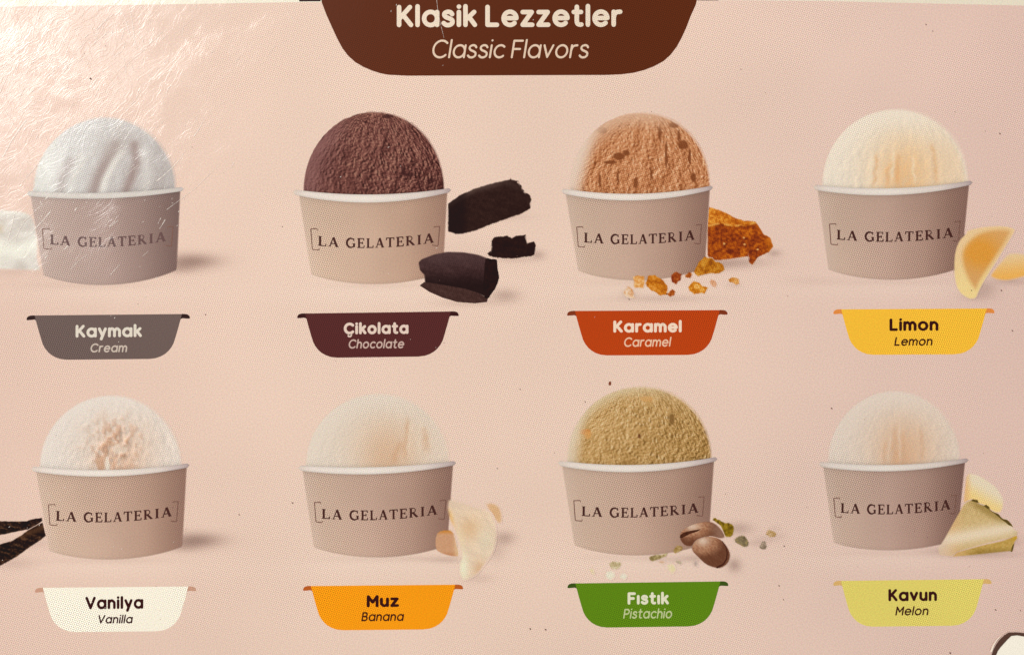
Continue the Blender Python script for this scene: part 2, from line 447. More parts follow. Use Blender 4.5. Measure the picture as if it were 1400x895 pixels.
# ================================================================== measured layout
# rimL, rimR, rim mid top y, rim mid bottom y, body TL, TR, BL, Bmid, BR, text(x0,x1,yl,ym,yr), brackets, tone
CUPS = [
 dict(k='kaymak',  rl=(37,261), rr=(251,255.5), mt=263.5, mb=271.5, tl=(41,266), tr=(247,263), bl=(59,378), bm=(125,389.5), br=(242,370.5), tx=(68.5,226.5,333.5,337.2,329.5), bL=(57.5,68,313,340,1), bR=(237,229,309.5,336.5,-1), warm=.2),
 dict(k='cikolata',rl=(401,259), rr=(616.5,257), mt=266, mb=277, tl=(408,269.5), tr=(612,265), bl=(425,376.5), bm=(504,388.5), br=(606,374), tx=(435,593,335.6,338.6,331.5), bL=(424.5,434,313,341,1), bR=(601.5,593.5,309.5,336,-1), warm=.7),
 dict(k='karamel', rl=(767.5,257.5), rr=(974.7,253.5), mt=265, mb=274, tl=(772.5,266), tr=(971,261.5), bl=(790,371.5), bm=(867,383.5), br=(964,367), tx=(798.5,949.5,331,333.4,327.5), bL=(788,797,310.5,337,1), bR=(959.5,951.5,307,333.5,-1), warm=.35),
 dict(k='limon',   rl=(1112,252.4), rr=(1329.7,246.7), mt=257.4, mb=266.8, tl=(1117,260.5), tr=(1325.5,255), bl=(1132,369.7), bm=(1214,382.6), br=(1314,367), tx=(1144,1303,327,330.2,324), bL=(1133.5,1143,306.5,334,1), bR=(1313,1305,302.5,330,-1), warm=.15),
 dict(k='vanilya', rl=(42.8,636.7), rr=(259,632.6), mt=642, mb=650.8, tl=(48.5,644.5), tr=(255.8,638.5), bl=(67,754), bm=(141,764.5), br=(249.6,748), tx=(76.6,234.6,710.8,712.8,705), bL=(65.7,75.5,689.5,717,1), bR=(244,236,685,712.5,-1), warm=.45),
 dict(k='muz',     rl=(408,635.7), rr=(623.4,629.5), mt=638, mb=647.6, tl=(413,641.5), tr=(620,634.5), bl=(428.5,749), bm=(505,761.5), br=(612,746), tx=(440,597.5,708,710,702.5), bL=(429.5,438.5,686.5,713,1), bR=(610,602,683,709.5,-1), warm=.3),
 dict(k='fistik',  rl=(762.8,629), rr=(980.7,624), mt=635, mb=644.8, tl=(767.8,637), tr=(976.7,631.5), bl=(785,746.4), bm=(872,759), br=(969,742), tx=(795.3,954.5,704.5,706.4,700), bL=(784,793.5,684,711,1), bR=(963,955,678.5,705,-1), warm=.4),
 dict(k='kavun',   rl=(1119.7,630.4), rr=(1324,625.7), mt=635, mb=643.6, tl=(1124.7,637), tr=(1320,631.5), bl=(1139.4,743), bm=(1211,752), br=(1309,738), tx=(1149.4,1299,700,702,695.5), bL=(1139.4,1148,680.5,706,1), bR=(1307.7,1300,676.5,702,-1), warm=.0),
]
def q3(a, m, b, ym=None):
    """parabola through a, m, b"""
    A = np.polyfit([a[0], m[0], b[0]], [a[1], m[1], b[1]], 2); return lambda x: np.polyval(A, x)
for c in CUPS:
    xm = (c['rl'][0] + c['rr'][0]) / 2
    c['rimtop'] = q3(c['rl'], (xm, c['mt']), c['rr'])
    c['rimbot'] = q3((c['rl'][0], c['rl'][1] + 7), (xm, c['mb']), (c['rr'][0], c['rr'][1] + 5.5))
    poly = [c['tl']]
    f = c['rimbot']
    for x in np.linspace(c['tl'][0], c['tr'][0], 24): poly.append((x, f(x) - 3))
    poly = poly[1:]
    a, m, b = c['bl'], c['bm'], c['br']
    # lower edge: an ellipse arc seen slightly from above
    xs = np.linspace(b[0], a[0], 28); g = q3(a, m, b)
    poly += [(x, g(x) - 1.5 * (abs((x - (a[0] + b[0]) / 2) / ((b[0] - a[0]) / 2)) ** 8)) for x in xs]
    c['poly'] = poly

def cup_col(c, x, y):
    xl = np.interp(y, [c['tl'][1], c['bl'][1]], [c['tl'][0], c['bl'][0]])
    xr = np.interp(y, [c['tr'][1], c['br'][1]], [c['tr'][0], c['br'][0]])
    t = (x - xl) / (xr - xl)
    v = ss(c['tl'][1], c['bm'][1], y)
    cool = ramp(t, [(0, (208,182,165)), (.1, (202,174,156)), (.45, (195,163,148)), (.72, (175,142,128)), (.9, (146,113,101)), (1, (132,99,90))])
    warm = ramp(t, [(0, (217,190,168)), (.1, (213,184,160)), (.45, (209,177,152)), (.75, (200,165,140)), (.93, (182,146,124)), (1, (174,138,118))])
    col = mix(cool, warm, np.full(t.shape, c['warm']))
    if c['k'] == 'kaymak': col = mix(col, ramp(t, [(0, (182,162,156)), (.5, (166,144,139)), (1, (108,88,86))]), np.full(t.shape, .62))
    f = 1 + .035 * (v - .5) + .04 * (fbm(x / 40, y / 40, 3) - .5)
    f = f - .10 * np.exp(-np.maximum(y - c['rimbot'](x), 0) / 3.0)          # shade under the rim, printed into the cup's colour
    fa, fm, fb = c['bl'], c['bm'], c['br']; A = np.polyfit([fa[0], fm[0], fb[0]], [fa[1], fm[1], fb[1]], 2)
    f = f - .16 * np.exp(-np.maximum(np.polyval(A, x) - y, 0) / 1.3)         # contact shade along the cup's foot, in the printed colour
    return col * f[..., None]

SHADOWS = [  # soft shadows that belong to the printed pictures: x, y, sx, sy, strength
 (262,357,36,10,.50), (246,366,24,8,.25), (268,738,36,10,.50), (252,746,24,8,.22),
 (120,390,90,5,.06), (700,270,40,14,.0), (640,345,60,20,.05),
 (668,296,44,5,.18), (690,404,20,9,.28), (735,348,10,6,.25), (640,414,40,5,.14), (705,354,30,5,.12),
 (1010,358,40,7,.22), (1058,346,10,5,.25), (975,362,40,7,.25), (905,408,60,5,.14), (860,402,10,6,.14), (1004,390,10,4,.10),
 (1345,394,18,10,.22), (1335,405,20,6,.14), (1110,384,40,6,.05), (1385,385,25,5,.16),
 (1340,757,50,5,.20), (1290,752,30,5,.14), (1385,740,12,7,.15),
 (690,735,14,9,.28), (678,752,14,14,.14), (612,765,24,4,.16), (655,790,20,7,.10), (575,763,40,4,.08),
 (1004,772,9,9,.34), (1010,722,18,8,.24), (1034,742,12,5,.12), (1050,736,16,6,.10), (952,762,20,5,.16), (920,764,40,4,.10), (1060,722,8,4,.08), (1068,732,8,4,.06),
 (36,742,40,7,.10), (20,770,30,8,.12), (520,390,80,4,.05), (870,386,70,4,.05), (1220,386,80,4,.05), (1210,756,80,4,.05),
 (150,766,80,4,.07), (500,764,70,4,.05), (850,762,60,4,.05), (20,372,60,6,.06),
]
def bg_col(x, y):
    base = ramp(x, [(-100, (228,197,181)), (120, (232,202,185)), (450, (237,209,191)), (850, (238,209,191)), (1150, (235,205,190)), (1400, (231,199,186))])
    base = base + ((y - 430) / 900 * np.array([[-4.0], [-3.0], [-1.0]])).T if False else base
    f = 1 + .02 * (fbm(x / 180, y / 160, 11) - .5)
    # printed floor glow beneath each cup
    for cx, cy in ((150,400),(505,402),(868,398),(1225,394),(150,775),(510,772),(870,770),(1220,765)):
        g = np.exp(-((x - cx) / 130) ** 2 - ((y - cy) / 16) ** 2); base = mix(base, (244,220,203), .35 * g)
    col = base * f[..., None]
    for sx_, sy_, ax, ay, k in SHADOWS:
        g = k * np.exp(-((x - sx_) / ax) ** 2 - ((y - sy_) / ay) ** 2)
        col = mix(col, (104,74,66), g)
    return col
def under(x, y):
    col = bg_col(x, y)
    for c in CUPS:
        m = inside(c['poly'], x, y)
        if m.any(): col = np.where(m[..., None], cup_col(c, x, y), col)
    return col
def soft(poly, w, fn, k=1.0):
    """colour function whose outline melts into what is printed beneath"""
    def f(x, y):
        a = ss(0, w, edge_dist(poly, x, y)) * k
        return mix(under(x, y), fn(x, y), a)
    return f

# ================================================================== the setting
def slab(name, x0, y0, x1, y1, z0, z1, mat, parent=None):
    v = [W(x0, y1, z0), W(x1, y1, z0), W(x1, y0, z0), W(x0, y0, z0), W(x0, y1, z1), W(x1, y1, z1), W(x1, y0, z1), W(x0, y0, z1)]
    return link_mesh(name, v, [[3, 2, 1, 0], [4, 5, 6, 7], [0, 1, 5, 4], [1, 2, 6, 5], [2, 3, 7, 6], [3, 0, 4, 7]], mat, parent)
o = slab('counter', -4000, -4000, 5400, 4900, -.03, -0.0001, solid_mat('counter_laminate', (214,200,184), .45))
tag(o, kind='structure')

# ================================================================== the menu sheet
menu = thing('menu_sheet', 700, 447.5, 'glossy laminated pink menu sheet with scratched film and white top margin', 'menu')
slab('card', -260, -90, 1660, 1060, 0.0, CARD, solid_mat('card_core', (236,228,212), .6), menu)
# white margin along the top
def margin_col(x, y):
    b = mix((246,240,220), (238,228,206), ss(500, 1400, x)); return b
xs = np.linspace(-260, 1660, 200)
edge = np.interp(xs, [-260, 0, 120, 250, 400, 700, 1000, 1120, 1250, 1400, 1660], [14, 9.5, 7.8, 6.0, 3.4, 1.5, .6, 1.6, 4.6, 8.0, 14])
o = grid_between('white_margin', xs, np.full(200, -90.0), edge + 3, 6, zl(0), M('printed_margin'), menu, margin_col)
o['label'] = 'bare white margin above the pink print'
# pink field
nx = 480; xs = np.linspace(-260, 1660, nx)
e2 = np.interp(xs, [-260, 0, 120, 250, 400, 700, 1000, 1120, 1250, 1400, 1660], [14, 9.5, 7.8, 6.0, 3.4, 1.5, .6, 1.6, 4.6, 8.0, 14])
o = grid_between('pink_field', xs, e2, np.full(nx, 1060.0), 360, zl(0) + .000003, M('printed_pink', screen=.085), menu, bg_col)

# ================================================================== title banner
ban = thing('title_banner', 700, 60, 'dark brown cup-shaped title plate printed at the top centre of the menu', 'title plate')
edgeL = [(437,-14), (439.8,3.5), (446,20), (455,40), (461.5,54), (468.6,67), (476,76.5), (486,85.5), (497,91.8), (508.4,96.6), (519,100.2), (530.6,102.5), (557,103.8)]
edgeR = [(700,103.2), (830,102.8), (849.5,101.9), (866,99.8), (880.4,96.2), (894,91), (907,84), (916.5,75.6), (924.7,65), (931.5,53), (938,39), (944.5,22), (951.3,7), (956,-14)]
flat('plate', edgeL + edgeR + [(985,-16), (985,-60), (408,-60), (408,-16)], zl(1), M('banner_brown', (95,44,22), .12), ban)
flat('rim_tab', [(409,-16), (409,2.4), (438.6,2.2), (436,-16)], zl(1) + 3e-6, M('banner_tab', (50,28,30)), ban)
flat('rim_tab', [(954,-16), (953.5,.9), (982,.9), (982,-16)], zl(1) + 3e-6, M('banner_tab', (50,28,30)), ban)
write('Klasik Lezzetler', 542.5, 851, 7, 37.6, 6.2, zl(2), M('cream_ink', (240,222,200)), ban, rise=.5)
write('Classic Flavors', 589.5, 807, 54.6, 80, 2.9, zl(2), M('cream_ink_thin', (232,205,180)), ban, slant=.17)

# ================================================================== flavour labels
LABELS = [
 # tabL x, tabR x, yTL, yTR, ybot, plate, tab, name, (x0,x1,top,base), sub, (..), inks, label, boldness
 (36,260,431.2,429,491, (110,92,87),(48,26,25),'Kaymak',(103.4,194,444,461.3),'Cream',(123,175,469.3,481.6),(228,218,202),(206,190,176),'grey Kaymak Cream label plate at the left end of the upper row'),
 (406,627.5,428.5,425.5,488, (88,42,41),(60,26,26),'Çikolata',(470,558.5,441,457),'Chocolate',(476,553.5,463.8,476.3),(232,208,192),(205,176,164),'dark maroon Çikolata Chocolate label plate below the chocolate scoop cup'),
 (775,995,425,423.7,485.3, (190,68,6),(132,56,30),'Karamel',(838.5,932,438,454.5),'Caramel',(852.5,918,461,474),(247,220,196),(240,196,164),'burnt orange Karamel Caramel label plate below the caramel cup'),
 (1139,1360,422.8,421.5,484.5, (255,197,60),(236,146,70),'Limon',(1216,1283,435.2,452.3),'Lemon',(1222.5,1276,460.4,472.6),(58,16,14),(62,20,14),'golden yellow Limon Lemon label plate at the right end of the upper row'),
 (47.5,268.5,803,801,862.8, (252,245,226),(204,156,132),'Vanilya',(116.7,196,815,832.3),'Vanilla',(133,182.3,840,851.8),(56,18,20),(60,24,26),'cream white Vanilya Vanilla label plate at the left end of the lower row'),
 (414,633.5,800.5,798.5,860.3, (252,158,20),(190,94,36),'Muz',(501.3,545.5,813,829.6),'Banana',(494,553,836,848.6),(58,16,12),(70,28,8),'bright orange Muz Banana label plate below the banana cup'),
 (775.5,996,797,794,856.4, (96,138,22),(62,86,26),'Fıstık',(858,914.5,809,825.8),'Pistachio',(852,920,831.5,845),(232,230,200),(196,206,150),'green Fıstık Pistachio label plate below the pistachio cup'),
 (1139,1356,793.5,791,855.3, (234,218,112),(226,184,114),'Kavun',(1214.5,1281,804.5,821.3),'Melon',(1224,1270.5,828.3,840.8),(58,16,14),(66,24,14),'pale yellow green Kavun Melon label plate at the right end of the lower row'),
]
def label_plate(a):
    xl, xr, yl, yr, yb, pc, tc, name, nb, sub, sb, c1, c2, lab = a
    t = thing('flavour_label', (xl + xr) / 2, (yl + yb) / 2, lab, 'label plate', 'flavour label plates below the cups')
    s = (xr - xl) / 223.7; top = lambda x: yl + (yr - yl) * (x - xl) / (xr - xl)
    hh = yb - (yl + yr) / 2; k = hh / 60.8
    L = [(11, 0), (13, 7), (16, 18), (19.5, 30), (22.5, 39.5), (25.5, 45), (29.5, 50), (34, 54), (40, 57.4), (47, 59.8), (56, 60.8)]
    poly = [(xl + u * s, top(xl + u * s) + v * k) for u, v in L] + [(xr - u * s, top(xr - u * s) + v * k) for u, v in L[::-1]]
    n = name.replace('Ç', 'C').replace('ı', 'i').lower()
    soft_edge = None
    flat('plate', poly, zl(1), M('plate_ink_' + n, pc, .17), t)
    for sgn, x0 in ((1, xl), (-1, xr)):
        p = [(1, 6.4), (0.2, 5.2), (1, 2.6), (3, .9), (6, .0), (11.2, -.2), (13.2, 7.5), (12.2, 6.4), (10, 5.8), (6, 6.2)]
        q = [(x0 + sgn * u * s, top(x0 + sgn * u * s) + v * k) for u, v in p]
        flat('rim_tab', q, zl(1) + 3e-6, M('tab_ink_' + n, tc), t)
    sw = 3.75
    write(name, *nb, sw, zl(2), M('name_ink_' + n, c1, .02), t, rise=.8 if xl < 700 else .3)
    write(sub, *sb, 2.05, zl(2), M('sub_ink_' + n, c2, .02), t, slant=.17, rise=.4)
for a in LABELS: label_plate(a)

# ================================================================== cups of ice cream
def emboss(x, y, fn, d=1.0):
    return fn(x - d, y - d) - fn(x + d, y + d)
SCOOPS = {
 #           base L,     top,       base R,  p (roundness)
 'kaymak':  ((45,259), (143,159.5), (241,252), 1.93),
 'cikolata':((414.5,264), (513,152.8), (607.5,259), 2.05),
 'karamel': ((778,262), (885,153.5), (971,254), 2.05),
 'limon':   ((1123,256), (1229,148.5), (1324.5,249), 2.05),
 'vanilya': ((53.5,638), (152,539), (248.7,633), 1.95),
 'muz':     ((417.5,636), (514.5,537), (615,630), 2.0),
 'fistik':  ((774.5,632), (872,527.8), (973,625), 2.05),
 'kavun':   ((1131,633), (1228,533.3), (1313.5,628), 2.0),
}
def blot(x, y, cx, cy, rx, ry, seed=1, wob=.5):
    d = np.hypot((x - cx) / rx, (y - cy) / ry) + wob * (fbm(x / 6, y / 6, seed) - .5)
    return ss(1.15, .75, d)
def scoop_col(k, c):
    (lx, ly), (tx, ty), (rx, ry), p = SCOOPS[k]
    cx = (lx + rx) / 2; R = (rx - lx) / 2; Hh = (ly + ry) / 2 - ty
    def f(x, y):
        nx = (x - cx) / R; ny = (y - (ly + ry) / 2) / Hh            # -1 top .. 0 base
        rr = np.sqrt(np.clip(nx ** 2 + ny ** 2, 0, 1.2)); nz = np.sqrt(np.clip(1 - rr ** 2, 0, 1))
        # meridian coordinates: grooves run over the ball from the top
        lon = nx / np.sqrt(np.clip(1.06 - ny ** 2, .06, 2)); lon = lon + .05 * (fbm(x / 14, y / 14, 5) - .5)
        u = lon * R; v = y
        def gro(du, dv, fu, fv, seed, o=3):
            return fbm((u + du) / fu, (v + dv) / fv, seed, o)
        def em(fu, fv, seed, d=1.2, o=3):
            return gro(-d, -d * .6, fu, fv, seed, o) - gro(d, d * .6, fu, fv, seed, o)
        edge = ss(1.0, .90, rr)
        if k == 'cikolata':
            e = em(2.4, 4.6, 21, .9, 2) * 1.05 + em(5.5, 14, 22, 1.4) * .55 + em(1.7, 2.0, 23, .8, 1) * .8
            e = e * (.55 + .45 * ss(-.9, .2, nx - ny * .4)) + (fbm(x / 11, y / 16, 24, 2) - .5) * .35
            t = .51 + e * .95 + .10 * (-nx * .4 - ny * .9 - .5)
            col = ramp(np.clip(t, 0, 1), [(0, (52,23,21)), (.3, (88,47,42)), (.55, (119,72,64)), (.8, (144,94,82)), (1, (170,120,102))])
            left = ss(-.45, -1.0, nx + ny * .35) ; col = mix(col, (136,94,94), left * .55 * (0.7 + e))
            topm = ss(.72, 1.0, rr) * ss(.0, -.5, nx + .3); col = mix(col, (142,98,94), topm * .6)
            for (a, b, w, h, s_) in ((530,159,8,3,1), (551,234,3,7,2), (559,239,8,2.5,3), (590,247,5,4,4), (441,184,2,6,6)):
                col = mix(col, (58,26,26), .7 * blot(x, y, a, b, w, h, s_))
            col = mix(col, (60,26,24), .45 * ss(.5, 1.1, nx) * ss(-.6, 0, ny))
        elif k == 'karamel':
            e = em(2.8, 4.2, 31, .9, 2) * .85 + em(10, 22, 32, 1.8) * .95 + em(1.7, 2.0, 33, .8, 1) * .7
            t = .50 + e * .75 - .05 * ny
            col = ramp(np.clip(t, 0, 1), [(0, (126,66,34)), (.3, (170,104,62)), (.55, (201,136,92)), (.8, (222,164,120)), (1, (238,194,154))])
            for (a, b, w, h, s_) in ((846,214,9,5,1), (856,209,5,4,9), (834,222,9,2.5,10), (934,198,7,6,2), (922,171,7,4,3), (948,243,4,7,4), (823,178,7,5,5), (902,182,2.5,11,6), (869,250,3,8,7), (820,248,2,9,12), (911,212,2,18,13), (943,215,2,12,14), (928,186,2,9,15), (845,240,1.6,10,16), (890,238,1.6,9,17)):
                col = mix(col, (124,66,34), .85 * blot(x, y, a, b, w, h, s_, .7))
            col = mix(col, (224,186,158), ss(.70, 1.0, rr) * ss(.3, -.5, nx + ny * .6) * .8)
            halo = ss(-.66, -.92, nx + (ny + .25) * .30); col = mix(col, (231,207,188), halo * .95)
        elif k == 'fistik':
            e = em(2.6, 4.0, 41, .9, 2) * .8 + em(7, 13, 42, 1.5) * .45 + em(1.7, 2.0, 43, .8, 1) * .8
            e = e * (.5 + .5 * ss(-1.0, .0, nx - ny * .3)) + (fbm(x / 10, y / 14, 44, 2) - .5) * .35
            t = .57 + e * .66 - .10 * nx - .10 * (ny + .5)
            col = ramp(np.clip(t, 0, 1), [(0, (108,76,34)), (.3, (156,117,62)), (.55, (193,152,94)), (.8, (217,180,126)), (1, (233,204,156))])
            for (a, b, w, h, s_, cc) in ((800,590,8,4,1,(206,132,66)), (804,594,5,5,3,(218,160,92)), (884,545,9,4,2,(212,160,96)), (918,572,4,8,5,(128,92,48)), (874,596,2,3,6,(100,52,26)), (782,616,3,4,7,(176,120,50)), (965,590,3,3,8,(120,86,46))):
                col = mix(col, cc, .8 * blot(x, y, a, b, w, h, s_, .6))
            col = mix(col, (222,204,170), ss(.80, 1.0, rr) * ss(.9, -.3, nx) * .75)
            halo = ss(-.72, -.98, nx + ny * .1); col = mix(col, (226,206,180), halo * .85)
        elif k == 'kaymak':
            e = em(16, 34, 51, 3, 2) * .6 + em(3, 3.2, 53, 1, 2) * .35
            col = ramp(np.clip(.55 + e * .7 - .3 * nx - .12 * ny, 0, 1), [(0, (168,156,151)), (.5, (196,190,186)), (1, (224,223,218))])
            def fold(pts, w, cc, kk):
                nonlocal col
                d = np.full(x.shape, 1e9)
                for (a, b), (a2, b2) in zip(pts[:-1], pts[1:]):
                    dx, dy = a2 - a, b2 - b; tt = np.clip(((x - a) * dx + (y - b) * dy) / (dx * dx + dy * dy), 0, 1)
                    d = np.minimum(d, np.hypot(x - a - tt * dx, y - b - tt * dy))
                col = mix(col, cc, kk * np.exp(-(d / w) ** 2))
            fold([(128,262), (136,240), (148,218), (158,200)], 9, (160,140,134), .85)
            fold([(138,268), (144,246), (156,222), (166,208)], 5, (229,225,216), .85)
            fold([(172,262), (181,240), (187,222), (184,198)], 7, (156,134,128), .85)
            fold([(82,262), (86,240), (96,222)], 7, (166,152,147), .75)
            fold([(96,262), (103,238), (112,215)], 6, (222,219,211), .6)
            fold([(172,185), (160,200), (150,205)], 13, (186,175,168), .55)
            fold([(196,262), (202,236), (196,206)], 8, (214,209,202), .5)
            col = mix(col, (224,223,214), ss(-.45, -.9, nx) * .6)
        else:
            pale, core, deep, seed = {'limon': ((241,228,209), (242,208,166), (228,176,120), 61), 'vanilya': ((229,218,207), (228,203,183), (200,158,130), 71),
                                      'muz': ((226,212,196), (224,195,168), (208,168,134), 81), 'kavun': ((230,214,199), (229,196,167), (212,162,122), 91)}[k]
            ga = {'limon': .75, 'vanilya': .8, 'muz': .3, 'kavun': .5}[k]; e = (em(8, 13, seed, 1.6, 3) * .7) * ga + em(2.0, 2.4, seed + 1, .8, 2) * .34
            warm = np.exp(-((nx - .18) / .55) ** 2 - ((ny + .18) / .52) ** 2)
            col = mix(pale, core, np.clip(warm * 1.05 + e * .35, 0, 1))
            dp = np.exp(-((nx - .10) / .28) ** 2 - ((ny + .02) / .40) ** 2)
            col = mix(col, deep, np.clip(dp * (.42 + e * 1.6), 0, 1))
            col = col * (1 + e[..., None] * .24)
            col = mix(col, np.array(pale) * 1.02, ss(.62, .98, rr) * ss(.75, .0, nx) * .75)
            if k == 'vanilya':
                pit = fbm(x / 6 + 3, y / 9, 75, 3); pe = fbm((x - 1.5) / 6 + 3, (y - 1.5) / 9, 75, 3) - fbm((x + 1.5) / 6 + 3, (y + 1.5) / 9, 75, 3)
                zone = np.exp(-((x - 158) / 34) ** 2 - ((y - 608) / 32) ** 2)
                col = mix(col, (198,152,122), np.clip(ss(.50, .36, pit) * zone * .85, 0, 1)); col = col * (1 + pe * zone * .55)[..., None]
                col = mix(col, (196,150,118), .6 * blot(x, y, 137, 632, 6, 13, 1, .9)); col = mix(col, (202,158,126), .4 * blot(x, y, 150, 606, 9, 4, 2, 1.2))
                col = mix(col, (240,228,212), .8 * blot(x, y, 147, 634, 3, 11, 21, .7)); col = mix(col, (234,218,200), .6 * blot(x, y, 165, 614, 11, 6, 22, 1.1))
            def lines(items, cc, kk):
                nonlocal col
                for (x0, y0, x1, y1, w) in items:
                    tt = np.clip((y - y0) / (y1 - y0), 0, 1); xc = x0 + (x1 - x0) * tt + 5 * (fbm(y / 9, y * 0 + x0, 9, 2) - .5)
                    m = np.exp(-((x - xc) / w) ** 2) * ss(0, .25, (y - y0) / (y1 - y0)) * ss(1.15, .8, (y - y0) / (y1 - y0)) * (y > y0)
                    col = mix(col, cc, kk * m * (.55 + .9 * fbm(x / 4, y / 5, 19, 2)))
            if k == 'limon':
                lines(((1194,205,1187,252,2.2), (1222,196,1219,250,2.4), (1246,210,1252,250,2.0)), (250,234,206), .5)
                lines(((1200,205,1194,255,2.4), (1228,206,1226,255,3.4), (1216,222,1212,255,3), (1273,190,1281,252,3)), (228,172,118), .45)
                col = mix(col, (234,194,150), .35 * ss(.2, .9, nx) * ss(-.95, -.3, ny) * edge)
            if k == 'kavun':
                lines(((1226,575,1221,634,3), (1236,585,1234,634,2.5), (1258,580,1262,628,3), (1212,600,1207,634,2)), (212,164,126), .32)
                lines(((1231,575,1228,630,1.6), (1217,590,1214,630,1.5)), (238,218,196), .4)
            if k == 'muz':
                lines(((557,565,554,628,3), (548,600,536,634,5), (581,580,584,618,5)), (208,164,128), .45)
                lines(((562,570,558,620,2.5), (575,575,572,620,4)), (234,214,190), .4)
                col = mix(col, (230,208,188), .5 * ss(.55, 1.0, nx))
        # drawn contact shade where the ball meets the rim, put into the ink
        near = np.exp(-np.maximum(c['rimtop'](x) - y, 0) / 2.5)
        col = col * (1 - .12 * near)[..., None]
        sw = {'cikolata': .014, 'karamel': .022, 'fistik': .024}.get(k, .03)
        e0 = ss(1.0, 1.0 - sw * 1.4, np.where(ny < .02, (np.abs(nx) ** p + np.abs(np.minimum(ny, 0)) ** p) ** (1 / p), 0))
        return mix(bg_col(x, y), col, .25 + .75 * e0)
    return f

NICE = {
 'kaymak': 'white folded cream scoop in a grey tan paper cup, left end of the upper row',
 'cikolata': 'dark brown chocolate scoop in a tan paper cup above the maroon label',
 'karamel': 'light brown caramel scoop in a tan paper cup above the burnt orange label',
 'limon': 'pale yellow lemon scoop in a tan paper cup above the golden Limon label',
 'vanilya': 'creamy pitted vanilla scoop in a tan paper cup above the cream white label',
 'muz': 'smooth beige banana scoop in a tan paper cup above the bright orange label',
 'fistik': 'olive tan pistachio scoop in a tan paper cup above the green label',
 'kavun': 'pale peach melon scoop in a tan paper cup above the pale yellow green label',
}
SL = {'kaymak': 'white cream scoop with soft diagonal folds', 'cikolata': 'dark brown ridged chocolate scoop', 'karamel': 'caramel brown scoop with darker flecks',
      'limon': 'pale yellow lemon scoop', 'vanilya': 'cream coloured scoop with pitted centre', 'muz': 'smooth beige banana scoop', 'fistik': 'olive tan pistachio scoop', 'kavun': 'pale peach melon scoop'}
for ci, c in enumerate(CUPS):
    k = c['k']; t = thing('ice_cream_cup', c['bm'][0], c['bm'][1], NICE[k], 'ice cream cup', 'paper cups of ice cream in two rows')
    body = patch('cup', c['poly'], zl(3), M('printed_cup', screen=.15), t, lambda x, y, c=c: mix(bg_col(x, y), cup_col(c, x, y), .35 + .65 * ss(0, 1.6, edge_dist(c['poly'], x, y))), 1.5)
    xs = np.linspace(c['tx'][0], c['tx'][1], 3)
    (lx, ly), (tx, ty), (rx, ry), p = SCOOPS[k]
    # scoop outline: dome above the rim
    n = 190; th = np.linspace(math.pi, 0, n); cx = (lx + rx) / 2; R = (rx - lx) / 2
    X = cx + R * np.cos(th)
    tt = np.abs((X - cx) / R); base = ly + (ry - ly) * (X - lx) / (rx - lx)
    skew = (tx - cx) / R
    dome = (1 - tt ** p) ** (1 / p); dome = np.where(np.isfinite(dome), dome, 0)
    hgt = (ly + ry) / 2 - ty
    wob = (fbm(X / 9, X * 0 + ci * 7.7, 77 + ci) - .5) * (2.4 if k in ('karamel', 'vanilya', 'cikolata') else 1.2) + (fbm(X / 2.2, X * 0 + ci * 3.1, 177 + ci, 2) - .5) * (2.2 if k in ('karamel', 'cikolata', 'fistik', 'vanilya') else .6)
    yt = base - hgt * dome - wob * dome - skew * 12 * np.sin((X - cx) / R * math.pi / 2) * dome * 0
    yb = np.maximum(c['rimtop'](X) + 3.0, base)
    yb = np.minimum(yb, c['rimbot'](X) - 1.0); yb = np.maximum(yb, yt)
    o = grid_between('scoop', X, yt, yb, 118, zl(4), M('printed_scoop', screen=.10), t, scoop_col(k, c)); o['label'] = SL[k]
    # rolled rim
    xl_, xr_ = c['rl'][0], c['rr'][0]; X = xl_ + (xr_ - xl_) * (1 - np.cos(np.linspace(0, math.pi, 120))) / 2
    r0 = c['rimtop'](X); r1 = c['rimbot'](X); s = (X - xl_) / (xr_ - xl_)
    pin = np.minimum(ss(0, .016, s), ss(1, .985, s)); mid = (r0 + r1) / 2
    r0 = mid + (r0 - mid) * (.15 + .85 * pin); r1 = mid + (r1 - mid) * (.15 + .85 * pin)
    def rim_col(x, y, c=c, xl_=xl_, xr_=xr_):
        s = (x - xl_) / (xr_ - xl_); a, b = c['rimtop'](x), c['rimbot'](x); v = (y - a) / np.maximum(b - a, 1)
        col = ramp(s, [(0, (212,196,184)), (.08, (224,212,202)), (.45, (229,219,209)), (.8, (217,204,195)), (.95, (190,174,170)), (1, (168,150,148))])
        if c['k'] == 'kaymak': col = mix(col, (198,192,185), np.full(x.shape, .75))
        return col * (1 + .05 * np.sin(v * math.pi) - .07 * ss(.7, 1.1, v) - .05 * ss(.3, -.1, v))[..., None]
    grid_between('rim', X, r0, r1, 9, zl(5), M('printed_rim', screen=.05), t, rim_col)
    h = 13.0
    ink1 = M('lettering_ink_dull', (104,76,74)) if k == 'kaymak' else M('lettering_ink', (74,40,36))
    ink2 = M('bracket_ink', (128,92,80))
    write_serif(*c['tx'], h, c['bL'], c['bR'], ink1, ink2, t, zl(6))

# ================================================================== garnishes
def tf(pts, s, ox, oy): return [(ox + a / s, oy + b / s) for a, b in pts]

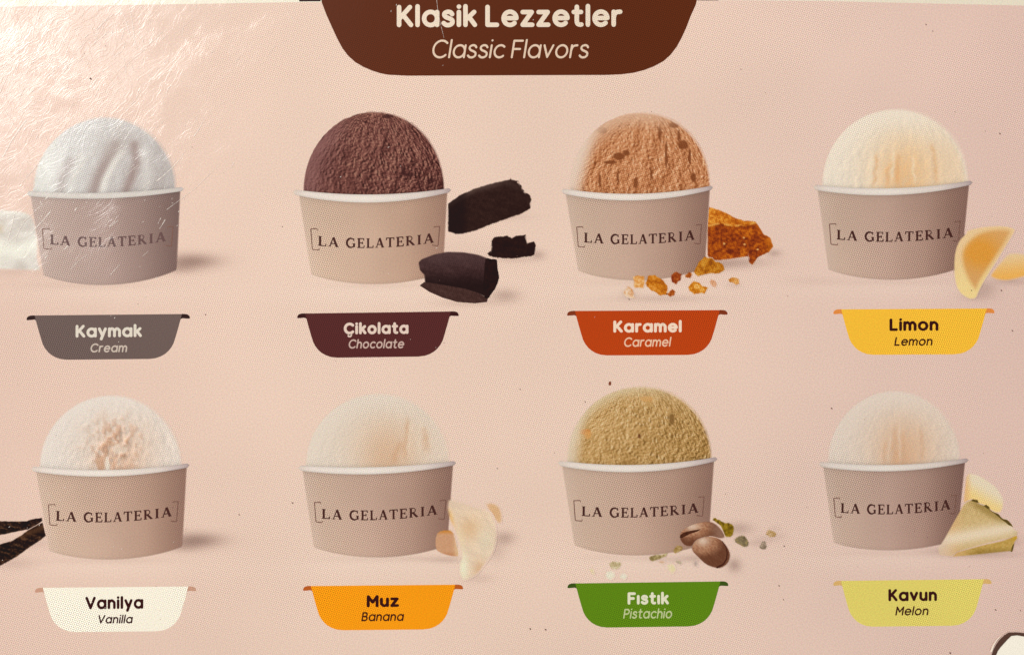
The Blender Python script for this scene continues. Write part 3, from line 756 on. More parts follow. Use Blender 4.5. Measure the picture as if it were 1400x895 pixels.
# ---- chocolate curls
def choc(x, y, seed, base=(46,22,20), lite=(92,62,56)):
    n = fbm(x / 2.2, y / 2.2, seed, 3); m = fbm((x + y * .3) / 22, (y - x * .3) / 4, seed + 5, 3)
    return mix(base, lite, np.clip(.14 + (n - .5) * .5 + (m - .5) * .30, 0, 1))
A = tf([(232,262),(300,210),(400,165),(520,130),(585,116),(612,112),(618,97),(626,114),(652,118),(668,118),(662,132),(690,150),(688,168),(705,180),(702,192),(725,196),(742,212),(748,235),(740,262),(744,290),(690,325),(600,355),(500,390),(400,430),(330,448),(280,450),(232,432)], 4.475, 560, 220)
A = rough_poly(A, .35, 4)
t = thing('chocolate_curl', 665, 290, 'long dark chocolate roll sticking out from behind the chocolate cup', 'chocolate curl', 'chocolate curls by the chocolate cup')
def colA(x, y):
    c = choc(x, y, 3, (42,22,19), (80,54,46)); s = y - np.interp(x, [612, 650, 690, 727], [278, 256, 246, 262])
    c = mix(c, (104,84,76), np.exp(-((s - 2) / 5.5) ** 2) * .55 * ss(735, 660, x))
    c = mix(c, (26,12,12), ss(645, 630, x) * .6)
    return c
patch('curl', A, zl(1), M('printed_chocolate', screen=.10), t, soft(A, 1.6, colA), 1.0)
B = rough_poly(tf([(470,565),(500,545),(498,490),(515,465),(600,455),(625,470),(650,455),(700,450),(712,445),(712,475),(720,500),(760,488),(775,510),(768,575),(740,585),(620,600),(540,595),(490,585)], 4.475, 560, 220), .5, 8)
t = thing('chocolate_shaving', 700, 336, 'small ragged chocolate shaving lying right of the two chocolate rolls', 'chocolate shaving')
patch('shaving', B, zl(1), M('printed_chocolate'), t, soft(B, 1.3, lambda x, y: choc(x, y, 9, (34,16,14), (72,44,36))), 1.0)
t = thing('chocolate_curl', 625, 378, 'short thick chocolate roll lying in front of the chocolate cup', 'chocolate curl', 'chocolate curls by the chocolate cup')
Cb = tf([(50,620),(72,598),(150,568),(230,552),(330,555),(420,570),(500,600),(500,650),(500,790),(490,848),(420,815),(340,790),(200,765),(90,750),(88,700),(60,670)], 4.475, 560, 220)
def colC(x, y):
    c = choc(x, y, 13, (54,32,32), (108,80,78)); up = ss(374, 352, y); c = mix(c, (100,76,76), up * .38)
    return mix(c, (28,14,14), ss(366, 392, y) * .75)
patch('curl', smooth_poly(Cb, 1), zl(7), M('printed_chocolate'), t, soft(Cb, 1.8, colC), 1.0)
Ce = rough_poly(tf([(462,600),(480,595),(500,600),(535,604),(532,640),(540,665),(548,715),(535,755),(520,785),(480,842),(455,835),(450,780),(456,660)], 4.475, 560, 220), .3, 3)
o = patch('end_face', Ce, zl(8), M('printed_chocolate'), t, lambda x, y: choc(x, y, 17, (30,13,12), (74,46,34)), 1.0); o['label'] = 'dark ragged end of the roll'
Cf = tf([(62,762),(90,740),(200,757),(340,782),(420,807),(478,842),(474,862),(400,870),(290,862),(200,835),(120,800)], 4.475, 560, 220)
o = patch('lower_flap', Cf, zl(8), M('printed_chocolate'), t, lambda x, y: choc(x, y, 19, (62,38,34), (116,86,80)), 1.0); o['label'] = 'lighter flap under the roll'

# ---- caramel brittle
D = tf([(755,70),(850,95),(920,125),(980,160),(1060,185),(1150,190),(1185,235),(1220,295),(1275,325),(1300,400),(1260,450),(1190,480),(1165,500),(1125,555),(1090,525),(1095,485),(1050,490),(900,510),(820,515),(755,480)], 5.965, 840, 270)
D = rough_poly(D, .4, 6)
t = thing('caramel_brittle', 1008, 322, 'large amber caramel brittle shard behind the right side of the caramel cup', 'caramel brittle')
def brit(x, y, seed, lo=(116,40,6), mid=(176,76,10), hi=(228,146,44)):
    n = fbm(x / 2.4, y / 2.4, seed, 3) * .55 + fbm(x / 9, y / 7, seed + 3, 3) * .45
    return ramp(np.clip((n - .5) * 2.4 + .5, 0, 1), [(0, lo), (.5, mid), (1, hi)])
def colD(x, y):
    top = np.interp(x, [968, 985, 1000, 1018, 1035, 1062], [309, 305, 309, 308, 304, 322])
    c = brit(x, y, 2, (112,40,4), (162,70,8), (206,112,28)); d = y - top
    c = mix(brit(x, y, 5, (168,78,16), (202,112,26), (238,166,64)), c, ss(-2, 3, d))
    c = mix(c, (232,170,84), np.exp(-(d / 1.4) ** 2) * ss(.45, .6, fbm(x / 6, y / 6, 8)) * .9)
    c = mix(c, (214,124,34), ss(1042, 1058, x) * .6)
    for a, b in ((1017,325),(1018,334),(1036,341),(990,333)): c = mix(c, (240,190,120), .8 * blot(x, y, a, b, 1.6, 1.4, 3, .3))
    return c
patch('shard', D, zl(1), M('printed_caramel', screen=.10), t, soft(D, 1.6, colD), 1.0)
CR = [
 ([(65,770),(110,715),(150,750),(175,820),(130,825),(90,810)], 'pale hollow caramel crumb at the far left of the crumbs', ((214,150,96),(232,190,150),(246,226,206))),
 ([(150,650),(190,625),(245,640),(250,700),(235,745),(165,740)], 'light golden caramel crumb touching the left side of the biggest front crumb', ((202,126,48),(228,160,84),(244,200,140))),
 ([(245,700),(270,640),(330,625),(385,660),(440,720),(430,790),(370,800),(290,760)], 'biggest amber caramel crumb in front of the caramel cup', ((168,84,12),(206,122,24),(232,160,70))),
 ([(420,790),(470,745),(500,765),(490,800),(455,810)], 'small brown caramel crumb just right of the biggest front crumb', ((140,58,14),(176,86,26),(206,130,66))),
 ([(460,640),(500,600),(545,625),(545,670),(500,715),(465,690)], 'dark red brown caramel crumb overlapping the foot of the caramel cup', ((128,44,12),(160,70,24),(190,104,44))),
 ([(570,630),(610,600),(640,620),(620,665),(580,650)], 'small caramel crumb beside the foot of the caramel cup', ((150,66,14),(190,100,34),(214,140,70))),
 ([(640,600),(680,540),(730,480),(800,490),(830,520),(890,540),(905,590),(860,620),(760,625),(680,650)], 'wide clump of amber caramel under the brittle shard', ((146,76,10),(188,112,22),(216,152,56))),
 ([(600,730),(640,680),(690,690),(720,720),(765,730),(740,780),(650,785),(605,760)], 'rounded golden caramel crumb below the wide clump', ((186,100,14),(218,140,36),(242,190,110))),
 ([(775,690),(790,660),(835,690),(830,740),(790,725)], 'tiny faded orange caramel crumb right of the rounded one', ((206,140,96),(222,164,124),(232,186,150))),
 ([(925,670),(960,648),(1020,660),(1020,700),(990,715),(940,690)], 'lone caramel crumb at the far right below the brittle shard', ((176,100,24),(212,142,62),(234,178,110))),
]
for i, (p, lab, cc) in enumerate(CR):
    p = tf(p, 5.965, 840, 270); ps = rough_poly(rough_poly(p, .9, i, 4.0), .5, i + 90, 1.5)
    mx_ = sum(a for a, b in p) / len(p); my = sum(b for a, b in p) / len(p)
    t = thing('caramel_crumb', mx_, my, lab, 'caramel crumb', 'caramel crumbs in front of the caramel cup')
    patch('crumb', ps, zl(7), M('printed_caramel'), t, soft(ps, 1.3, lambda x, y, i=i, cc=cc: brit(x, y, 30 + i, *cc)), .8)

# ---- lemon wedges
def lem(x, y, a, b, seed, k=.5):
    n = fbm(x / 2.5, y / 2.5, seed, 2); return mix(a, b, np.clip(k + (n - .5) * .5, 0, 1))
E2 = smooth_poly(tf([(560,605),(600,540),(660,470),(740,375),(830,372),(910,385),(1000,400),(1090,480),(1090,560),(980,600),(890,620),(800,645),(720,658),(620,642)], 6.885, 1270, 290), 2)
t = thing('lemon_wedge', 1375, 365, 'yellow lemon wedge lying behind and cut off by the right edge', 'lemon wedge', 'lemon wedges by the lemon cup')
def colE2(x, y):
    v = ss(344, 384, y + (x - 1375) * .1); return mix(lem(x, y, (236,200,150), (240,214,168), 3), lem(x, y, (244,178,84), (250,190,96), 4), v)
patch('wedge', E2, zl(6), M('printed_lemon', screen=.05), t, soft(E2, 5, colE2), 1.0)
E1 = smooth_poly(tf([(345,200),(350,172),(400,155),(520,128),(700,120),(822,150),(805,205),(740,310),(660,440),(590,550),(520,660),(470,760),(452,812),(400,828),(340,808),(268,745),(235,640),(226,480),(240,350),(285,250)], 6.885, 1270, 290), 1)
t = thing('lemon_wedge', 1340, 360, 'upright lemon wedge with orange yellow flesh leaning on the lemon cup', 'lemon wedge', 'lemon wedges by the lemon cup')
o = patch('peel', E1, zl(7), M('printed_lemon'), t, soft(E1, 3.0, lambda x, y: mix(lem(x, y, (238,202,150), (244,210,160), 6), lem(x, y, (246,216,146), (252,226,160), 7), ss(340, 395, y))), 1.0)
E3 = smooth_poly(tf([(300,330),(400,215),(500,165),(600,145),(720,140),(800,165),(740,290),(660,410),(580,530),(500,650),(455,755),(420,740),(370,680),(318,570),(286,440)], 6.885, 1270, 290), 2)
def colE3(x, y):
    c = lem(x, y, (226,150,50), (234,168,76), 8); g = np.exp(-((x - 1340) / 26) ** 2 - ((y - 345) / 22) ** 2)
    c = mix((224,170,106), c, np.clip(g * 1.3, 0, 1))
    e = ss(0, 8, edge_dist(E3, x, y)); return mix(mix(np.full(x.shape + (3,), (239.,203,150)), (246,216,148), ss(340, 395, y)), c, e)
patch('flesh', E3, zl(8), M('printed_lemon'), t, colE3, 1.0)

# ---- banana
F0 = smooth_poly(tf([(488,160),(560,148),(620,185),(645,255),(640,330),(600,340),(560,290),(515,220)], 5.965, 580, 660), 1)
t = thing('banana_piece', 674, 698, 'small tan banana end behind the peeled banana', 'banana piece', 'banana pieces by the banana cup')
patch('piece', F0, zl(6), M('printed_banana', screen=.10), t, soft(F0, 5, lambda x, y: lem(x, y, (218,172,124), (230,190,148), 12)), 1.0)
F1 = smooth_poly(tf([(88,415),(140,378),(240,380),(262,480),(296,600),(240,602),(150,582),(86,545)], 5.965, 580, 660), 1)
t = thing('banana_piece', 608, 742, 'blunt banana chunk lying against the foot of the banana cup', 'banana piece', 'banana pieces by the banana cup')
def colF1(x, y):
    c = lem(x, y, (200,146,108), (216,170,134), 13); c = mix(c, (206,126,30), ss(732, 722, y) * .9)
    c = mix(c, (178,110,66), ss(752, 761, y) * .6); return mix(c, (238,208,160), ss(617, 626, x) * .6)
patch('chunk', F1, zl(7), M('printed_banana'), t, soft(F1, 2.0, colF1), 1.0)
F2 = smooth_poly(tf([(182,150),(200,118),(270,135),(350,160),(420,190),(500,200),(560,240),(592,330),(604,450),(575,570),(505,665),(445,745),(375,790),(312,806),(278,745),(276,660),(300,600),(280,500),(245,390),(200,300),(176,215)], 5.965, 580, 660), 1)
t = thing('banana_slice', 645, 735, 'large peeled banana piece with pale soft flesh beside the banana cup', 'banana slice')
def colF2(x, y):
    c = lem(x, y, (228,202,174), (240,216,188), 14, .5); c = c * (1 + .10 * (fbm((x - y) / 5, (x + y) / 16, 44, 3) - .5))[..., None]
    c = mix(c, (224,180,130), .55 * np.exp(-((x - 642) / 16) ** 2 - ((y - 722) / 16) ** 2))
    c = mix(c, (226,212,184), .7 * np.exp(-((x - 664) / 12) ** 2 - ((y - 738) / 18) ** 2))
    c = mix(c, (216,168,124), .6 * np.exp(-((x - 656) / 8) ** 2 - ((y - 778) / 12) ** 2))
    c = mix(c, (238,216,176), .9 * np.exp(-((x - 627 - (y - 745) * .05) / 6) ** 2) * ss(715, 735, y))
    c = mix(c, (240,236,206), .95 * np.exp(-((x - 633) / 7) ** 2 - ((y - 775) / 20) ** 2))
    c = mix(c, (232,166,64), .9 * np.exp(-((x - 615 - (y - 712) * .12) / 4.5) ** 2 - ((y - 716) / 17) ** 2))
    return mix(c, (226,200,176), .6 * np.exp(-((y - 688) / 7) ** 2))
patch('flesh', F2, zl(8), M('printed_banana'), t, soft(F2, 5.0, colF2), 1.0)

# ---- melon slices
G0 = smooth_poly(tf([(322,100),(400,100),(500,150),(600,225),(658,320),(660,400),(620,470),(500,420),(380,370),(290,380),(305,240)], 6.392, 1270, 630), 1)
t = thing('melon_slice', 1345, 675, 'pale blurred melon slice standing behind the front melon wedge', 'melon slice')
def colG0(x, y):
    s = (x - 1322) * .58 - (y - 655); c = mix((246,214,140), (238,222,192), ss(-22, 6, s)); return mix(c, (236,188,128), ss(1330, 1318, x))
patch('flesh', G0, zl(1), M('printed_melon', screen=.08), t, soft(G0, 3.5, colG0), 1.0)
t = thing('melon_wedge', 1335, 730, 'green yellow melon wedge with dark rind in front of the melon cup', 'melon wedge')
G1 = tf([(300,370),(330,345),(375,330),(440,365),(500,385),(560,440),(640,490),(720,545),(740,585),(782,608),(776,670),(640,690),(480,730),(280,790),(190,840),(85,825),(72,760),(130,670),(220,510)], 6.392, 1270, 630)
def colG1(x, y):
    n = fbm(x / 3, y / 3, 5, 3); c = mix((198,166,108), (224,196,140), np.clip(.5 + (n - .5), 0, 1))
    d = (y - np.interp(x, [1300, 1330, 1352, 1370, 1385, 1392], [690, 683, 695, 707, 717, 724]))
    c = mix(c, (150,122,58), ss(16, 3, d) * ss(1318, 1340, x) * .65)
    c = mix(c, (226,182,130), ss(1322, 1300, x) * .7)
    s = (y - 727) + (x - 1335) * .18; c = mix(c, (240,220,190), np.exp(-((s - 3) / 11) ** 2) * .95)
    return mix(c, (226,200,178), ss(1312, 1285, x + (750 - y) * .5) * .7)
patch('top_face', G1, zl(7), M('printed_melon'), t, soft(G1, 2.6, colG1), 1.0)
G2 = tf([(190,840),(240,790),(330,765),(480,725),(640,690),(770,640),(778,672),(748,712),(735,788),(560,805),(300,832)], 6.392, 1270, 630)
def colG2(x, y):
    n = fbm(x / 3, y / 2, 15, 3); c = mix((184,146,66), (216,182,108), np.clip(.5 + (n - .5) * 1.2, 0, 1))
    c = mix(c, (222,178,124), ss(1335, 1305, x) * .7); c = mix(c, (120,92,34), ss(745, 756, y) * .5 * ss(1310, 1350, x))
    c = mix(c, (214,190,150), ss(742, 733, y + (x - 1350) * .2) * .6); return mix(c, (204,160,40), ss(1380, 1388, x) * .7 * ss(746, 735, y))
o = patch('cut_face', G2, zl(8), M('printed_melon'), t, soft(G2, 2.0, colG2), 1.0)
for p in ([(365,345),(385,330),(425,340),(438,368),(410,362)], [(475,390),(500,378),(530,400),(520,415),(555,438),(610,462),(640,500),(690,515),(722,548),(735,578),(700,560),(640,515),(570,460),(500,410)], [(745,712),(742,745),(728,792),(712,790),(722,745)]):
    q = rough_poly(tf(p, 6.392, 1270, 630), .3, 3, 1.5)
    o = patch('rind', q, zl(9), M('printed_rind', screen=.1), t, lambda x, y, q=q: mix((150,124,60), mix((72,58,26), (110,88,40), fbm(x / 2, y / 2, 4)), ss(0, 1.1, edge_dist(q, x, y)))); o['label'] = 'thin dark olive rind edge'

# ---- vanilla pods
def pod(x, y, seed):
    n = fbm(x / 1.6, y / 1.6, seed, 2); m = fbm((x + y * .4) / 14, (y - x * .3) / 3, seed + 2, 3)
    return ramp(np.clip((n - .5) * 1.2 + (m - .5) * 1.6 + .4, 0, 1), [(0, (24,12,10)), (.5, (42,24,18)), (1, (92,62,42))])
P1 = rough_poly(tf([(-300,200),(0,190),(180,195),(330,192),(370,172),(440,158),(518,150),(526,195),(450,250),(350,300),(200,330),(0,372),(-300,430)], 8.95, 0, 690), .3, 1)
t = thing('vanilla_pod', 20, 715, 'upper black vanilla pod lying left of the vanilla cup', 'vanilla pod', 'vanilla pods left of the vanilla cup')
patch('pod', P1, zl(1), M('printed_vanilla', screen=.08), t, soft(P1, 1.3, lambda x, y: pod(x, y, 3)), 1.0)
P2 = rough_poly(tf([(-300,600),(0,475),(150,430),(250,370),(340,300),(440,245),(525,205),(545,280),(568,378),(500,430),(350,530),(200,640),(0,748),(-300,900)], 8.95, 0, 690), .3, 2)
t = thing('vanilla_pod', 30, 745, 'lower wider vanilla pod with brown seeds left of the vanilla cup', 'vanilla pod', 'vanilla pods left of the vanilla cup')
def colP2(x, y):
    c = pod(x, y, 7); return mix(c, mix((90,58,36), (130,88,56), fbm(x / 1.8, y / 1.8, 12)), np.exp(-((y - (742 - x * .36)) / 5) ** 2) * ss(15, 40, x) * .55)
patch('pod', P2, zl(2), M('printed_vanilla'), t, soft(P2, 1.3, colP2), 1.0)

# ---- pistachios
N1 = smooth_poly(tf([(212,392),(228,340),(300,288),(400,250),(500,236),(570,250),(640,310),(690,400),(640,420),(560,400),(450,410),(380,450),(345,500),(270,492),(225,440)], 7.456, 900, 680), 1)
def shell(x, y, seed, cx, cy, w, h):
    n = .6 * fbm(x / 1.8, y / 1.8, seed, 2) + .4 * fbm((x + y) / 12, (y - x) / 1.6, seed, 2); c = mix((146,92,64), (200,152,118), np.clip(.5 + (n - .5) * 1.6, 0, 1))
    g = np.hypot((x - cx) / w, (y - cy) / h); c = mix(c, (236,214,194), np.exp(-(g * 1.4) ** 2) * .75)
    return mix(c, (84,44,28), ss(1.1, 2.5, g) * .7)
t = thing('pistachio_nut', 955, 728, 'split pistachio nut with a dark slit lying behind another nut', 'pistachio nut', 'pistachio nuts in front of the pistachio cup')
patch('shell', N1, zl(7), M('printed_nut', screen=.1), t, soft(N1, 1.5, lambda x, y: mix(shell(x, y, 3, 946, 719, 14, 9), (206,176,158), .35 * ss(965, 985, x))), .8)
N1s = tf([(220,382),(260,352),(330,335),(435,318),(400,342),(320,368),(235,412),(218,402)], 7.456, 900, 680)
o = patch('shell_opening', N1s, zl(8), M('printed_nut_dark'), t, lambda x, y: mix((58,26,16), (96,54,34), fbm(x / 2, y / 2, 3)), .8); o['label'] = 'dark slit between the shell halves'
N2 = smooth_poly(tf([(338,500),(375,430),(450,398),(530,386),(620,408),(682,462),(730,540),(738,600),(712,672),(640,722),(570,716),(480,682),(400,602),(342,545)], 7.456, 900, 680), 1)
t = thing('pistachio_nut', 972, 752, 'round shiny pistachio nut lying in front of the split one', 'pistachio nut', 'pistachio nuts in front of the pistachio cup')
patch('shell', N2, zl(9), M('printed_nut'), t, soft(N2, 1.5, lambda x, y: shell(x, y, 8, 961, 739, 13, 10)), .8)
N2s = tf([(655,455),(700,490),(733,545),(738,602),(712,672),(645,720),(600,718),(650,690),(690,640),(705,590),(695,530),(668,485)], 7.456, 900, 680)
N2s = N2s[::-1]
o = link_mesh('shell_seam', [W(x, y, zl(10)) for x, y in tf([(655,455),(600,718),(668,485),(650,690),(695,530),(690,640),(705,590)], 7.456, 900, 680)] , [[0, 2, 1]], M('nut_seam', (78,36,24)), t) if False else None
VV, FF = [], []
V_, F_ = ribbon(tf([(650,440),(688,500),(702,560),(696,622),(662,676),(600,708)], 7.456, 900, 680), .8, 2.6); add_strip(VV, FF, V_, F_, lambda a, b: (a, b), zl(10))
o = link_mesh('shell_seam', VV, FF, M('nut_seam', (74,36,26)), t); o['label'] = 'dark open seam on the right side'
KR = [
 ([(540,230),(570,190),(620,220),(660,245),(740,250),(778,300),(775,370),(720,410),(680,400),(650,310),(580,245)], 7.456, 900, 680, 'green pistachio kernel piece tucked behind the split nut', ((96,72,8),(140,112,20),(178,146,50)), 1),
 ([(765,440),(800,390),(870,375),(910,410),(935,470),(900,505),(840,495)], 7.456, 900, 680, 'grey green rounded kernel bit right of the round nut', ((108,92,66),(140,124,92),(176,150,90)), 1),
 ([(1080,365),(1120,320),(1170,330),(1215,375),(1180,405),(1120,400)], 7.456, 900, 680, 'tan kernel bit at the far right of the pistachio bits', ((150,112,50),(184,148,92),(214,180,140)), 1),
 ([(1025,490),(1050,430),(1100,440),(1112,520),(1070,530),(1030,515)], 7.456, 900, 680, 'small grey kernel bit below the far right tan one', ((130,112,92),(166,146,124),(200,178,156)), 1),
 ([(135,550),(180,480),(240,480),(260,520),(190,575)], 7.456, 900, 680, 'olive kernel bit at the lower left of the split nut', ((132,98,46),(164,132,74),(190,160,108)), 1),
 ([(540,340),(560,315),(620,315),(665,300),(672,320),(600,352),(560,362)], 4.667, 770, 690, 'long olive kernel flake under the foot of the pistachio cup', ((136,116,72),(176,156,106),(222,206,160)), 1),
 ([(155,400),(195,395),(210,440),(180,455)], 4.667, 770, 690, 'pale yellow crumb at the far left above the green label', ((228,208,166),(234,216,176),(240,224,190)), 2.6),
 ([(285,370),(320,350),(375,360),(370,400),(330,420),(295,400)], 4.667, 770, 690, 'olive tinted crumb on top of the pale crumbs above the green label', ((176,158,112),(204,186,146),(226,212,180)), 1.6),
 ([(260,425),(310,410),(342,440),(320,482),(270,476)], 4.667, 770, 690, 'whitish crumb under the olive tinted one', ((226,222,196),(234,228,204),(240,234,212)), 2.6),
 ([(352,440),(390,420),(420,450),(398,484),(360,478)], 4.667, 770, 690, 'whitish crumb right next to the green label top edge', ((222,216,190),(232,224,202),(238,232,210)), 2.6),
 ([(652,380),(700,365),(728,400),(705,445),(670,430)], 4.667, 770, 690, 'pale yellow crumb left of the round nut', ((232,214,164),(236,220,178),(240,226,190)), 2.6),
 ([(700,355),(740,345),(772,365),(740,388)], 4.667, 770, 690, 'faint grey crumb between pale crumb and round nut', ((182,164,138),(200,182,156),(214,196,172)), 2.2),
 ([(822,365),(850,330),(876,390),(835,405)], 4.667, 770, 690, 'faint lilac grey crumb touching the round nut', ((190,168,158),(204,180,168),(214,190,178)), 2.6),
 ([(600,358),(640,345),(662,370),(622,382)], 4.667, 770, 690, 'faint orange crumb under the long olive flake', ((206,160,120),(216,172,134),(222,184,150)), 2.4),
]
for i, (p, s_, ox, oy, lab, cc, sf) in enumerate(KR):
    p = tf(p, s_, ox, oy); ps = rough_poly(rough_poly(smooth_poly(p, 1), .6, 20 + i, 4.0), .4, 50 + i, 1.5)
    t = thing('pistachio_crumb', sum(a for a, b in p) / len(p), sum(b for a, b in p) / len(p), lab, 'pistachio crumb', 'pistachio kernel crumbs around the nuts')
    patch('crumb', ps, zl(6), M('printed_kernel', screen=.10), t, soft(ps, sf * 1.4, lambda x, y, i=i, cc=cc: brit(x, y, 60 + i, *cc)), .8)

# ---- white cream smear left of the first cup
H1 = smooth_poly([(-90,285),(0,284),(14,286),(30,287),(44,292),(52,310),(54,335),(52,355),(60,372),(30,371),(0,370),(-90,368)], 2)
t = thing('cream_dollop', 15, 330, 'blurry white and grey cream dollop cut off by the left edge', 'cream dollop')
def colH(x, y):
    c = mix((200,190,180), (230,224,214), fbm(x / 14, y / 10, 4, 3))
    c = mix(c, (240,238,224), np.exp(-((y - 339 - 4 * np.sin(x / 12)) / 13) ** 2) * .95)
    c = mix(c, (232,228,216), np.exp(-((y - 290) / 6) ** 2) * .8)
    c = mix(c, (196,174,140), np.exp(-((x + 2) / 7) ** 2 - ((y - 312) / 7) ** 2) * .6)
    return mix(c, (240,238,220), ss(6, -6, x) * ss(320, 345, y))
patch('cream', H1, zl(1), M('printed_cream', screen=.04), t, soft(H1, 5, colH), 1.0)

# ================================================================== white cap in the brown rimmed cut-out, bottom right corner
capt = thing('wall_cap', 1392, 905, 'white faceted cap with dark brown rim at the bottom right corner', 'cap')
RO = [(1353.5,915), (1354,903), (1355.8,894), (1358.6,886.5), (1362,880), (1366.5,873.8), (1372.5,868), (1379,863.9), (1390,863.7), (1404,865), (1420,874), (1430,888), (1433,905), (1428,925), (1415,940), (1395,946), (1375,940)]
RI = [(1358.5,915), (1359,903), (1360.8,895.5), (1363.5,889), (1367,884), (1371.5,879), (1376.5,873.5), (1382,868.2), (1390,867.4), (1402,869.5), (1416,878), (1424,890), (1427,905), (1423,922), (1412,934), (1395,940), (1378,935)]
def ringmesh(name, outer, inner, z0, z1, mat, parent):
    n = len(outer); V = [W(x, y, CARD) for x, y in outer] + [W(x, y, z1) for x, y in outer] + [W(x, y, z1) for x, y in inner] + [W(x, y, z0) for x, y in inner]; F = []
    for i in range(n):
        j = (i + 1) % n
        F += [[i, n + i, n + j, j], [n + i, 2 * n + i, 2 * n + j, n + j], [2 * n + i, 3 * n + i, 3 * n + j, 2 * n + j]]
    return link_mesh(name, V, F, mat, parent)
ringmesh('rim', RO, RI, CARD, CARD + .0003, solid_mat('cap_rim_brown', (70,34,12), .6, 0.0), capt)
flat('cap', [(x, y) for x, y in RI], CARD + .00012, solid_mat('cap_white', (240,234,218), .5), capt)
# highlight on the lifted film edge, painted as a pale crescent
VV, FF = [], []
V_, F_ = ribbon([(1356,893), (1358.5,884), (1363,876), (1369.5,869.5), (1376,865)], 1.2, .7); 
V_, F_ = ribbon([(1355,889), (1358,881), (1362.5,874), (1367,869.5)], 2.6, .8); add_strip(VV, FF, V_, F_, lambda a, b: (a, b), CARD + .00022)
o = link_mesh('lifted_film', VV, FF, solid_mat('film_edge_highlight', (246,226,208), .3, .5), capt); o['label'] = 'painted pale highlight on the lifted film edge beside the rim'

# ================================================================== hairline scratches and specks in the film
rnd = random.Random(5)
def streaks(name, items, mat, z, lab):
    VV, FF = [], []
    for i, (pts, w0, w1) in enumerate(items):
        V, F = ribbon(pts, w0, w1, cap=False); add_strip(VV, FF, V, F, lambda a, b: (a, b), z + (i % 60) * 3.0e-7)
    o = link_mesh(name, VV, FF, mat, menu); o['kind'] = 'stuff'; o['label'] = lab; return o
sm = bpy.data.materials.new('scratch_white'); sm.use_nodes = True
b = sm.node_tree.nodes['Principled BSDF']; b.inputs['Roughness'].default_value = .34; b.inputs['Specular IOR Level'].default_value = .9
cn = nn(sm.node_tree, 'ShaderNodeTexNoise'); cn.inputs['Scale'].default_value = 700
rp = nn(sm.node_tree, 'ShaderNodeValToRGB'); rp.color_ramp.elements[0].color = (.62, .52, .45, 1); rp.color_ramp.elements[1].color = (.93, .87, .78, 1)
sm.node_tree.links.new(cn.outputs['Fac'], rp.inputs[0]); sm.node_tree.links.new(rp.outputs[0], b.inputs['Base Color'])
tr = nn(sm.node_tree, 'ShaderNodeBsdfTransparent'); ms = nn(sm.node_tree, 'ShaderNodeMixShader')
al = nn(sm.node_tree, 'ShaderNodeMapRange'); al.inputs[1].default_value = .35; al.inputs[2].default_value = .62; al.inputs[3].default_value = .15; al.inputs[4].default_value = .9
sm.node_tree.links.new(cn.outputs['Fac'], al.inputs[0]); sm.node_tree.links.new(al.outputs[0], ms.inputs[0])
sm.node_tree.links.new(tr.outputs[0], ms.inputs[1]); sm.node_tree.links.new(b.outputs[0], ms.inputs[2])
sm.node_tree.links.new(ms.outputs[0], sm.node_tree.nodes['Material Output'].inputs[0])
items = [
 ([(254,205),(247,217),(236,229),(224,240),(214,248)], .6, 1.4), ([(206,247),(198,254),(190,260)], 1.0, .6), ([(204,257),(196,263),(188,268)], .9, .6),
 ([(70,288),(60,300),(50,311),(43,317)], 1.8, .8), ([(20,292),(17,306),(13,320),(10,329)], 1.0, 1.2), ([(35,302),(28,312),(23,322),(22,330)], .5, .9),
 ([(169,167),(160,176),(153,185)], 1.6, .8), ([(166,165),(158,172),(150,180)], .8, .6), ([(66,268),(62,273)], 2.2, 1.2), ([(105,284),(102,289)], 2.0, .8),
 ([(93,336),(88,341)], 1.8, .8), ([(65,349),(61,354)], 2.0, 1.0), ([(55,275),(59,283)], .8, .4), ([(150,310),(156,306),(162,301)], 1.0, .5), ([(226,300),(222,307),(218,313)], 1.4, .5),
 ([(220,298),(216,306)], .8, .4), ([(280,163),(273,175),(265,187)], .7, 1.2), ([(268,0),(268.5,12)], .9, .5), ([(97,368),(108,356),(120,348)], .5, .5), ([(320,222),(316,229)], 1.4, .7),
 ([(175,0),(181,30),(184,55),(188,68)], .7, .8), ([(160,0),(172,28),(178,50)], .5, .9), ([(597,0),(599,18),(603,36),(607,52)], .5, .35),
 ([(232,118),(226,130)], .9, .5), ([(213,96),(219,92)], .7, .5), ([(30,250),(46,232),(60,212)], .5, 1.0), ([(4,215),(16,192),(27,176),(36,164)], 1.2, 2.4), ([(90,250),(82,262),(76,268)], .5, .9),
]
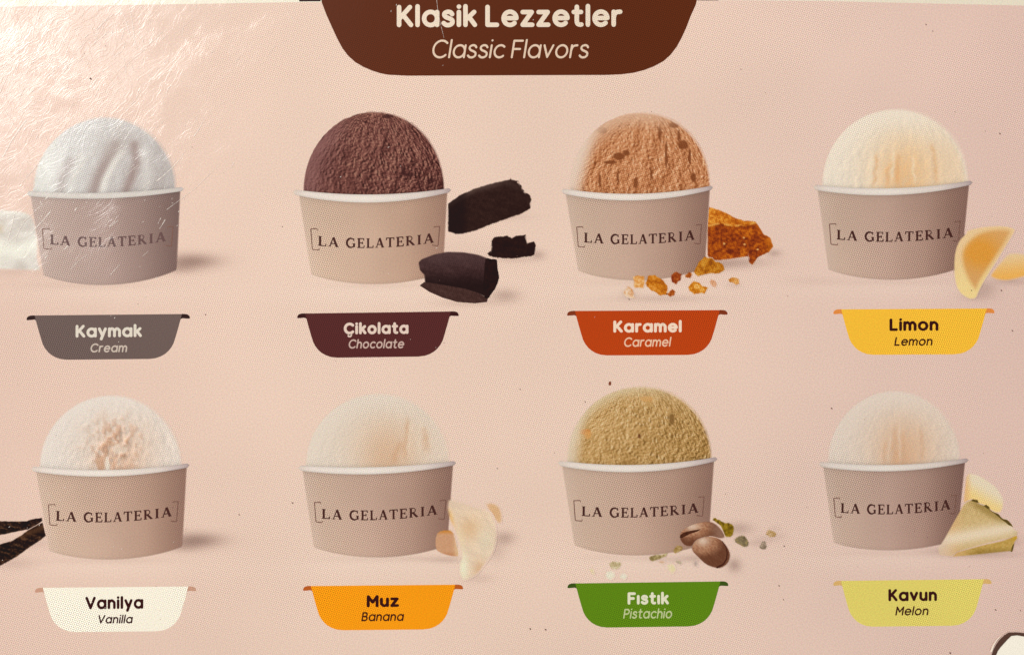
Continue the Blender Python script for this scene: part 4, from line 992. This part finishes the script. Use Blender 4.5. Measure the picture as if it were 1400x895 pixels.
for _ in range(300):           # worn-in hairlines, dense in the upper left corner, where the glare shows
    x = rnd.expovariate(1 / 105.) - 6; y = rnd.expovariate(1 / 95.) - 4
    if x > 420 or y > 470: continue
    a = math.radians(rnd.gauss(48, 14)) if rnd.random() < .72 else math.radians(rnd.gauss(112, 18)); l = rnd.expovariate(1 / 13.) + 2.5
    dx, dy = math.cos(a) * l, -math.sin(a) * l; bow = rnd.uniform(-.06, .06) * l
    items.append(([(x, y), (x + dx / 2 - dy / l * bow, y + dy / 2 + dx / l * bow), (x + dx, y + dy)], rnd.uniform(.25, .95), rnd.uniform(.2, .6)))
for _ in range(420):           # pin-prick nicks over the left half
    x = rnd.expovariate(1 / 170.); y = rnd.uniform(0, 895) if rnd.random() < .35 else rnd.expovariate(1 / 200.); l = rnd.uniform(.7, 2.4); a = math.radians(rnd.gauss(60, 30))
    if x > 900 or y > 895: continue
    items.append(([(x, y), (x + math.cos(a) * l, y - math.sin(a) * l)], rnd.uniform(.5, 1.2), rnd.uniform(.4, .9)))
streaks('scratches', items, sm, zl(12), 'fine white scratches and nicks in the film, densest at the upper left')
items = []
for x, y, s in ((1367,183,1.5),(1369,567+0,0),(1137,558,1.5),(1369,397,1.4),(1361,833,1.5),(1384,452,1.3),(1266,34,1.2),(1275,43,1.0),(1299,892,1.8),(1070,736,0),(400,687,1.4),(725,859,1.6),(746,860,1.6),(1072,746,1.3),(860,409,1.2),(800,549,1.2),(711,532,1.1),(327,703,1.2),(1065,800,1.3),(1071,819,1.1),(834,524,0),(990,748,0),(1328,397,1.2),(1395,834,1.2),(124,108,2.0),(281,430,1.2),(60,460,1.0),(707,350,.9),(386,310,.9),(680,640,1.0),(1013,95,.9)):
    if s: items.append(([(x - s * .45, y - s * .5), (x + s * .45, y + s * .5)], s * 1.1, s * .8))
for _ in range(60):
    x, y, s = rnd.uniform(0, 1400), rnd.uniform(20, 890), rnd.uniform(.4, .8)
    items.append(([(x, y), (x + s, y + s * .6)], s, s))
streaks('dust_specks', items, solid_mat('speck_brown', (96,56,46), .7), zl(14), 'tiny dark specks of dust and ink')
q = smooth_poly([(831.5,526), (832.5,521.5), (835,520.8), (836,524), (834.5,527)], 1)
o = flat('ink_fleck', q, zl(6), M('fleck_ink', (136,76,54)), menu); o['label'] = 'small brown fleck above the pistachio scoop'
